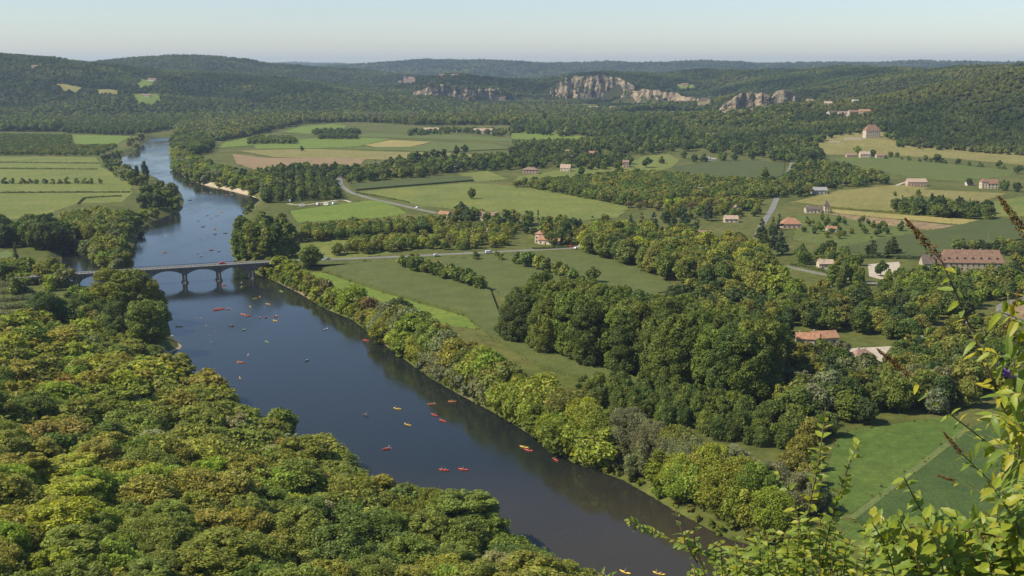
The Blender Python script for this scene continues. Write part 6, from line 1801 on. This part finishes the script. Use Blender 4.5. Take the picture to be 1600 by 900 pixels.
for i, (a, c, col, hd, crew, where) in enumerate(KAYAKS):
    x, y = P(a, c, 0)
    z = max(0.0, hgt(x, y))
    r = empty('kayak', (x, y, z), math.radians(hd)); sc = 0.88
    r.scale = (sc,) * 3
    h = link('hull', HULLM, r); h['tint'] = KC[col]
    seats = (-.75, .7) if crew != 1 else (-.15,)
    for sx in seats:
        s = link('seat', SEATM, r); s.location = (sx, 0, 0)
    tag(r, f'{col if col != "dark" else "dark hulled"} kayak {where}', 'kayak', 'kayaks on the river')
    for k in range(crew):
        lx = seats[k]
        ca, sa = math.cos(math.radians(hd)), math.sin(math.radians(hd))
        p = link('person', PADDLER); p.location = (x + ca * lx * sc, y + sa * lx * sc, z + .16); p.rotation_euler = (0, 0, math.radians(hd)); p.scale = (.95,) * 3; p['tint'] = VESTC[(i * 3 + k * 2) % 6]
        vw = ['red', 'orange-yellow', 'blue', 'white', 'black', 'orange'][(i * 3 + k * 2) % 6]
        tag(p, f'{"paddler" if crew == 1 else ("rear paddler" if k == 0 else "front paddler")} in {vw} vest, {col} kayak {where}', 'person', 'kayak paddlers')
        if c > 600 or (c > 475 and i % 3 == 0):
            d = link('paddle', PADM); d.location = (x + ca * (lx * sc + .5), y + sa * (lx * sc + .5), z + .62); d.rotation_euler = (.35 if (i + k) % 2 else -.4, .0, math.radians(hd)); d['tint'] = [.7, .6, .15] if i % 2 else [.6, .6, .6]
            tag(d, f'paddle of the {"" if crew == 1 else ("rear " if k == 0 else "front ")}paddler, {col} kayak {where}', 'paddle', 'kayak paddles')
for i, (a, c) in enumerate([(307, 497), (322, 509), (336, 517), (326, 524), (330, 534), (314, 497)]):
    x, y = P(a, c, 0); p = link('person', SWIMMER); p.location = (x, y, 0.02); p.rotation_euler = (0, 0, i * 1.7); p.scale = (1.15,) * 3; p['tint'] = [.1, .1, .1]
    tag(p, f'swimmer with head above water off the landing, {ordinal(i + 1)} towards open water', 'person', 'swimmers off the landing')

# ================================================================== the flowering bushes in front of the viewpoint
GLEAF = leaf_mat('near_leaf', trans=0.42, rough=0.45, spec=0.35)
TWIG = surf_mat('brown_twig', (.09, .06, .035), (.16, .11, .06), 30)
GTWIG = surf_mat('green_twig', (.14, .13, .06), (.2, .17, .08), 30)
SEED = surf_mat('brown_seed_head', (.10, .055, .02), (.2, .115, .045), 60)
PURP = surf_mat('purple_blossom', (.22, .11, .42), (.34, .19, .55), 60)
def leaf_shape(L, W, toothed, curl, seed):
    rng = random.Random(seed); n = 6; vs = []; cols = []
    for i in range(n + 1):
        f = i / n; x = L * f
        w = W * math.sin(math.pi * min(1, f ** .8)) ** .8 * (1 if not toothed or i % 2 == 0 else .78) if 0 < i < n else .002
        z = -curl * L * f * f
        lift = .28 * w
        vs += [(x, -w, z + lift), (x, 0, z), (x, w, z + lift)]
    fs = []
    for i in range(n):
        a = i * 3
        fs += [(a, a + 1, a + 4, a + 3), (a + 1, a + 2, a + 5, a + 4)]
    me = bpy.data.meshes.new('leaf'); me.from_pydata(vs, [], fs); me.materials.append(GLEAF)
    at = me.attributes.new('lv', 'FLOAT_COLOR', 'FACE')
    for k in range(len(fs)):
        v = rng.uniform(.88, 1.12); at.data[k].color = (v, v, v, 1)
    me.polygons.foreach_set('use_smooth', [True] * len(fs))
    return me
LSH = {'lance': [leaf_shape(.115, .019, False, c, k) for k, c in enumerate((.1, .35, .6, .2))], 'oval': [leaf_shape(.075, .021, True, c, k + 9) for k, c in enumerate((.05, .3, .15, .5))], 'small': [leaf_shape(.05, .015, False, c, k + 19) for k, c in enumerate((.1, .3, .5))]}
NTINT = [(.28, .33, .034), (.22, .28, .036), (.33, .33, .036), (.17, .24, .034), (.21, .28, .05), (.40, .35, .03)]
class Bush:
    def __init__(self, name, label, cat, base, tints, group=None):
        self.r = empty(name, base); tag(self.r, label, cat, group); self.o = Vector(base); self.n = 0; self.rng = random.Random(len(label)); self.tints = tints
        self.extra = []
    def leaf(self, p, d, kind, s=1.0, col=None):
        """one leaf from point p growing along d"""
        x = d.normalized(); up = Vector((self.rng.uniform(-.6, .6), self.rng.uniform(-.9, .1), 1)); y = up.cross(x)
        if y.length < 1e-4: y = Vector((1, 0, 0))
        y.normalize(); z = x.cross(y)
        m = Matrix((( *x, 0), (*y, 0), (*z, 0), (0, 0, 0, 1))).transposed()
        m = Matrix.Translation(p - self.o) @ m @ Matrix.Scale(s, 4)
        me = self.rng.choice(LSH[kind])
        if self.n < 292:
            o = link('leaf', me, self.r); o.matrix_local = m
            o['tint'] = list(col or self.rng.choice(self.tints)); self.n += 1
        else:
            self.extra.append((me, m, col or self.rng.choice(self.tints)))
    def stem(self, pts, r0, r1, mat=TWIG):
        b = MB(); n = len(pts)
        b.tube([Vector(p) - self.o for p in pts], [r0 + (r1 - r0) * i / (n - 1) for i in range(n)], 7)
        return b.build('stem', mat, self.r, True)
    def spike(self, p, q, rad, mat, name, n=330):
        rng = np.random.default_rng(int(abs(p[0]) * 1000) % 9999)
        p, q = Vector(p) - self.o, Vector(q) - self.o; d = q - p; L = d.length; d.normalize(); u = d.orthogonal().normalized(); w = d.cross(u)
        b = MB(); b.tube([p, q], [.002, .001], 5)
        for k in range(n):
            f = rng.uniform() ** .85; a = rng.uniform(0, 6.28); rr = rad * (1 - f) ** .55 * rng.uniform(.45, 1.0) * (1 + .25 * math.sin(f * 45))
            c = p + d * (L * f) + (u * math.cos(a) + w * math.sin(a)) * rr
            s = .0048 * rng.uniform(.6, 1.3)
            e = [Vector(rng.normal(size=3)).normalized() * s for _ in range(3)]
            b.add([c + e[0] * 1.2, c + e[1], c + e[2], c - (e[0] + e[1]) * .7], [(0, 1, 2), (0, 2, 3), (0, 3, 1), (1, 3, 2)])
        b.build(name, mat, self.r)
    def finish(self):
        if not self.extra: return
        V, F, C = [], [], []
        for me, m, col in self.extra:
            b0 = len(V); V += [tuple(m @ v.co) for v in me.vertices]
            F += [tuple(b0 + i for i in p.vertices) for p in me.polygons]; C += [col] * len(me.polygons)
        me = bpy.data.meshes.new('leaves'); me.from_pydata(V, [], F); me.materials.append(GLEAF)
        at = me.attributes.new('lv', 'FLOAT_COLOR', 'FACE'); at.data.foreach_set('color', np.array([(*[k * 1.0 for k in c], 1) for c in C]).ravel())
        o = link('leaves', me, self.r); o['tint'] = [1.0, 1.0, 1.0]; o['kind'] = 'stuff'
def W3(px, py, d): return Vector(PD(px, py, d))
def spray(bush, px, kind, dist, step, s, r0=.004, r1=.0015, mat=TWIG, spread=.8, droop=.35, start=0.0, pair=True):
    """a twig through picture points with leaves along it"""
    pts = []
    k = len(px)
    dd = dist if isinstance(dist, (list, tuple)) else [dist] * k
    for (a, c), d in zip(px, dd): pts.append(W3(a, c, d + bush.rng.uniform(-.05, .05)))
    for _ in range(2):
        q = [pts[0]]
        for a, c in zip(pts[:-1], pts[1:]): q += [a.lerp(c, .25), a.lerp(c, .75)]
        q.append(pts[-1]); pts = q
    bush.stem(pts, r0, r1, mat)
    L = 0
    for a, c in zip(pts[:-1], pts[1:]): L += (c - a).length
    s0 = L * start
    while s0 < L:
        t = s0; i = 0
        while i < len(pts) - 2 and t > (pts[i + 1] - pts[i]).length: t -= (pts[i + 1] - pts[i]).length; i += 1
        d = (pts[i + 1] - pts[i]); ln = d.length; d.normalize(); p = pts[i] + d * min(t, ln)
        a0 = bush.rng.uniform(0, 6.28); u = d.orthogonal().normalized(); w = d.cross(u)
        for q in range(2 if pair else 1):
            a = a0 + q * math.pi
            o = (u * math.cos(a) + w * math.sin(a)) * spread + d * bush.rng.uniform(.2, .7) + Vector((0, 0, -droop * bush.rng.uniform(.2, 1.2)))
            bush.leaf(p, o, kind, s * bush.rng.uniform(.65, 1.15) * (1 - .35 * s0 / L))
        s0 += step * bush.rng.uniform(.7, 1.3)
    return pts
# --- butterfly bush
A = Bush('butterfly_bush', 'butterfly bush with brown seed spikes and one purple flower spike', 'bush', (3.6, 4.9, hgt(3.6, 4.9)), NTINT)
base = W3(1700, 1000, 4.9)
D = 4.6
spray(A, [(1720, 1000), (1640, 820), (1580, 670), (1545, 580), (1503, 482), (1488, 445), (1470, 405)], 'lance', D, .052, .95, .007, .003, start=.28)
A.spike(W3(1472, 410, D), W3(1414, 341, D), .026, SEED, 'seed_spike', 520)
spray(A, [(1720, 900), (1680, 600), (1640, 430), (1606, 368)], 'lance', D - .1, .06, .8, .006, .003, start=.5)
A.spike(W3(1612, 378, D), W3(1560, 306, D), .028, SEED, 'seed_spike', 520)
spray(A, [(1700, 860), (1640, 760), (1560, 705), (1512, 668), (1470, 636), (1440, 605), (1424, 588)], 'lance', D + .1, .07, .75, .004, .0018, start=.35)
A.spike(W3(1426, 590, D + .1), W3(1370, 545, D + .1), .019, SEED, 'seed_spike', 330)
spray(A, [(1690, 760), (1640, 660), (1598, 600)], 'lance', D + .05, .05, .8, .004, .002, start=.3)
A.spike(W3(1600, 602, D), W3(1556, 570, D), .019, PURP, 'flower_spike', 300)
spray(A, [(1690, 900), (1600, 800), (1540, 745), (1502, 708)], 'lance', D - .2, .05, .8, .004, .002, start=.2)
A.spike(W3(1503, 710, D - .2), W3(1473, 674, D - .2), .011, SEED, 'seed_spike', 260)
spray(A, [(1700, 840), (1620, 796), (1560, 778), (1520, 764), (1490, 750)], 'lance', D - .1, .055, .65, .0035, .0015, start=.2, mat=GTWIG)
A.spike(W3(1492, 751, D - .1), W3(1464, 743, D - .1), .006, SEED, 'seed_spike', 120)
spray(A, [(1590, 900), (1588, 700), (1584, 560), (1578, 480), (1570, 440)], 'lance', D + .3, .09, .6, .004, .002, start=.3, mat=GTWIG)
A.spike(W3(1570, 520, D + .3), W3(1596, 440, D + .3), .010, SEED, 'seed_spike', 120)
for k, ln in enumerate([[(1700, 820), (1630, 740), (1570, 700), (1530, 690)], [(1700, 760), (1640, 700), (1590, 660), (1550, 648)], [(1690, 700), (1640, 640), (1600, 610), (1560, 620)], [(1700, 880), (1640, 790), (1600, 730), (1575, 690)], [(1680, 640), (1630, 590), (1580, 560), (1540, 548)], [(1660, 780), (1610, 690), (1590, 620), (1580, 590)], [(1700, 800), (1650, 720), (1610, 680), (1590, 640)], [(1690, 850), (1640, 800), (1600, 760), (1560, 730)], [(1680, 560), (1640, 520), (1600, 500), (1556, 486)], [(1690, 640), (1650, 570), (1610, 540), (1570, 530)], [(1680, 720), (1640, 650), (1605, 640), (1565, 655)], [(1690, 900), (1650, 860), (1600, 830), (1550, 800)], [(1690, 520), (1650, 480), (1615, 462), (1585, 470)], [(1690, 780), (1640, 740), (1590, 722), (1540, 716)]]):
    spray(A, ln, 'lance', D - .25 + .05 * k, .04, 1.15, .004, .0015, start=.15, mat=GTWIG)
A.finish()
# --- toothed shrub filling the corner
B = Bush('toothed_leaf_shrub', 'dense shrub with toothed yellow-green leaves filling the lower corner', 'bush', (1.9, 4.2, hgt(1.9, 4.2)), NTINT[:5])
D = 3.7
for k in range(46):
    x0 = 1378 + k * 6 + B.rng.uniform(-12, 12); top = 800 + abs(B.rng.gauss(0, 30)) - (45 if k > 32 else 0)
    spray(B, [(x0 + 40, 1010), (x0 + 25, 940), (x0 + 5, (900 + top) / 2), (x0 - 25 + B.rng.uniform(-20, 20), top)], 'oval', D + B.rng.uniform(-.3, .35), .034, 1.18, .004, .0015, start=.2, spread=.9, droop=.2)
spray(B, [(1640, 880), (1560, 842), (1470, 828), (1440, 800), (1425, 772), (1412, 745)], 'oval', D, .045, .95, .004, .0018, spread=.9)
spray(B, [(1640, 860), (1560, 838), (1480, 824), (1400, 822), (1370, 838)], 'oval', D - .1, .03, 1.0, .004, .0018, spread=.9)
spray(B, [(1640, 900), (1540, 862), (1460, 858), (1390, 870)], 'oval', D + .1, .03, 1.0, .004, .0018, spread=.9)
B.finish()
# --- upright shoots left of it
C = Bush('upright_shrub', 'shrub with two tall upright leafy shoots before the shaded meadow', 'bush', (1.2, 4.6, hgt(1.2, 4.6)), NTINT[:5])
D = 4.2
spray(C, [(1262, 1000), (1254, 880), (1262, 800), (1276, 740), (1284, 690), (1290, 636)], 'oval', D, .03, .95, .005, .0016, start=.15, spread=.7, droop=-.1)
spray(C, [(1270, 1000), (1284, 880), (1302, 800), (1318, 750), (1332, 712), (1342, 694)], 'oval', D + .1, .026, .85, .004, .0016, start=.2, spread=.6, droop=-.1)
spray(C, [(1258, 860), (1240, 780), (1215, 740)], 'oval', D, .035, .8, .003, .0014, spread=.8)
for k in range(32):
    x0 = 1195 + k * 5.7 + C.rng.uniform(-10, 10); top = 820 + abs(C.rng.gauss(0, 28)) - (0 if not 6 < k < 17 else 35)
    spray(C, [(x0 + 10, 1010), (x0 + 5, 930), (x0 + C.rng.uniform(-15, 15), top)], 'oval' if k % 2 else 'small', D + B.rng.uniform(-.3, .3), .026, .85, .003, .0013, start=.25, spread=.9, droop=.15)
C.finish()
# --- arching spray low in the middle
E = Bush('bramble', 'low arching bramble spray reaching out over the river', 'bush', (.6, 4.6, hgt(.6, 4.6)), NTINT[1:5])
D = 4.3
spray(E, [(1200, 1000), (1150, 900), (1105, 862), (1060, 848), (1020, 830), (980, 814)], 'small', D, .018, .85, .004, .0012, start=.3, spread=.7, droop=.1)
spray(E, [(1090, 880), (1072, 850), (1060, 815), (1054, 792)], 'oval', D, .03, .7, .003, .0014, spread=.8, droop=-.2)
spray(E, [(1100, 890), (1084, 850), (1084, 812)], 'oval', D + .05, .05, .6, .003, .0014, start=.3)
for k in range(28):
    x0 = 1075 + k * 5.4 + E.rng.uniform(-8, 8); top = 838 + abs(E.rng.gauss(0, 22)) + max(0, (8 - k)) * 5
    spray(E, [(x0 + 20, 1010), (x0 + 10, 940), (x0 + E.rng.uniform(-18, 18), top)], 'lance' if 12 < k < 24 else 'small', D + E.rng.uniform(-.3, .3), .03, .8, .003, .0013, start=.3, spread=.9, droop=.25)
spray(E, [(960, 1000), (955, 930), (945, 900), (935, 893)], 'lance', D, .02, .6, .003, .0014, start=.5, droop=.6)
E.finish()

# ================================================================== air
def haze_box():
    b = MB()
    b.box(-20500, 20500, -20000, 20500, -6.0, 310.0)
    m, nt, out = new_mat('haze_air')
    v = nd(nt, 'ShaderNodeVolumePrincipled')
    v.inputs['Color'].default_value = (0.62, 0.78, 1.0, 1)
    v.inputs['Density'].default_value = 0.000052
    v.inputs['Anisotropy'].default_value = 0.2
    nt.links.new(v.outputs[0], out.inputs['Volume'])
    o = b.build('haze', m)
    tag(o, 'thin blue summer haze filling the valley air', 'haze', kind='stuff')
haze_box()
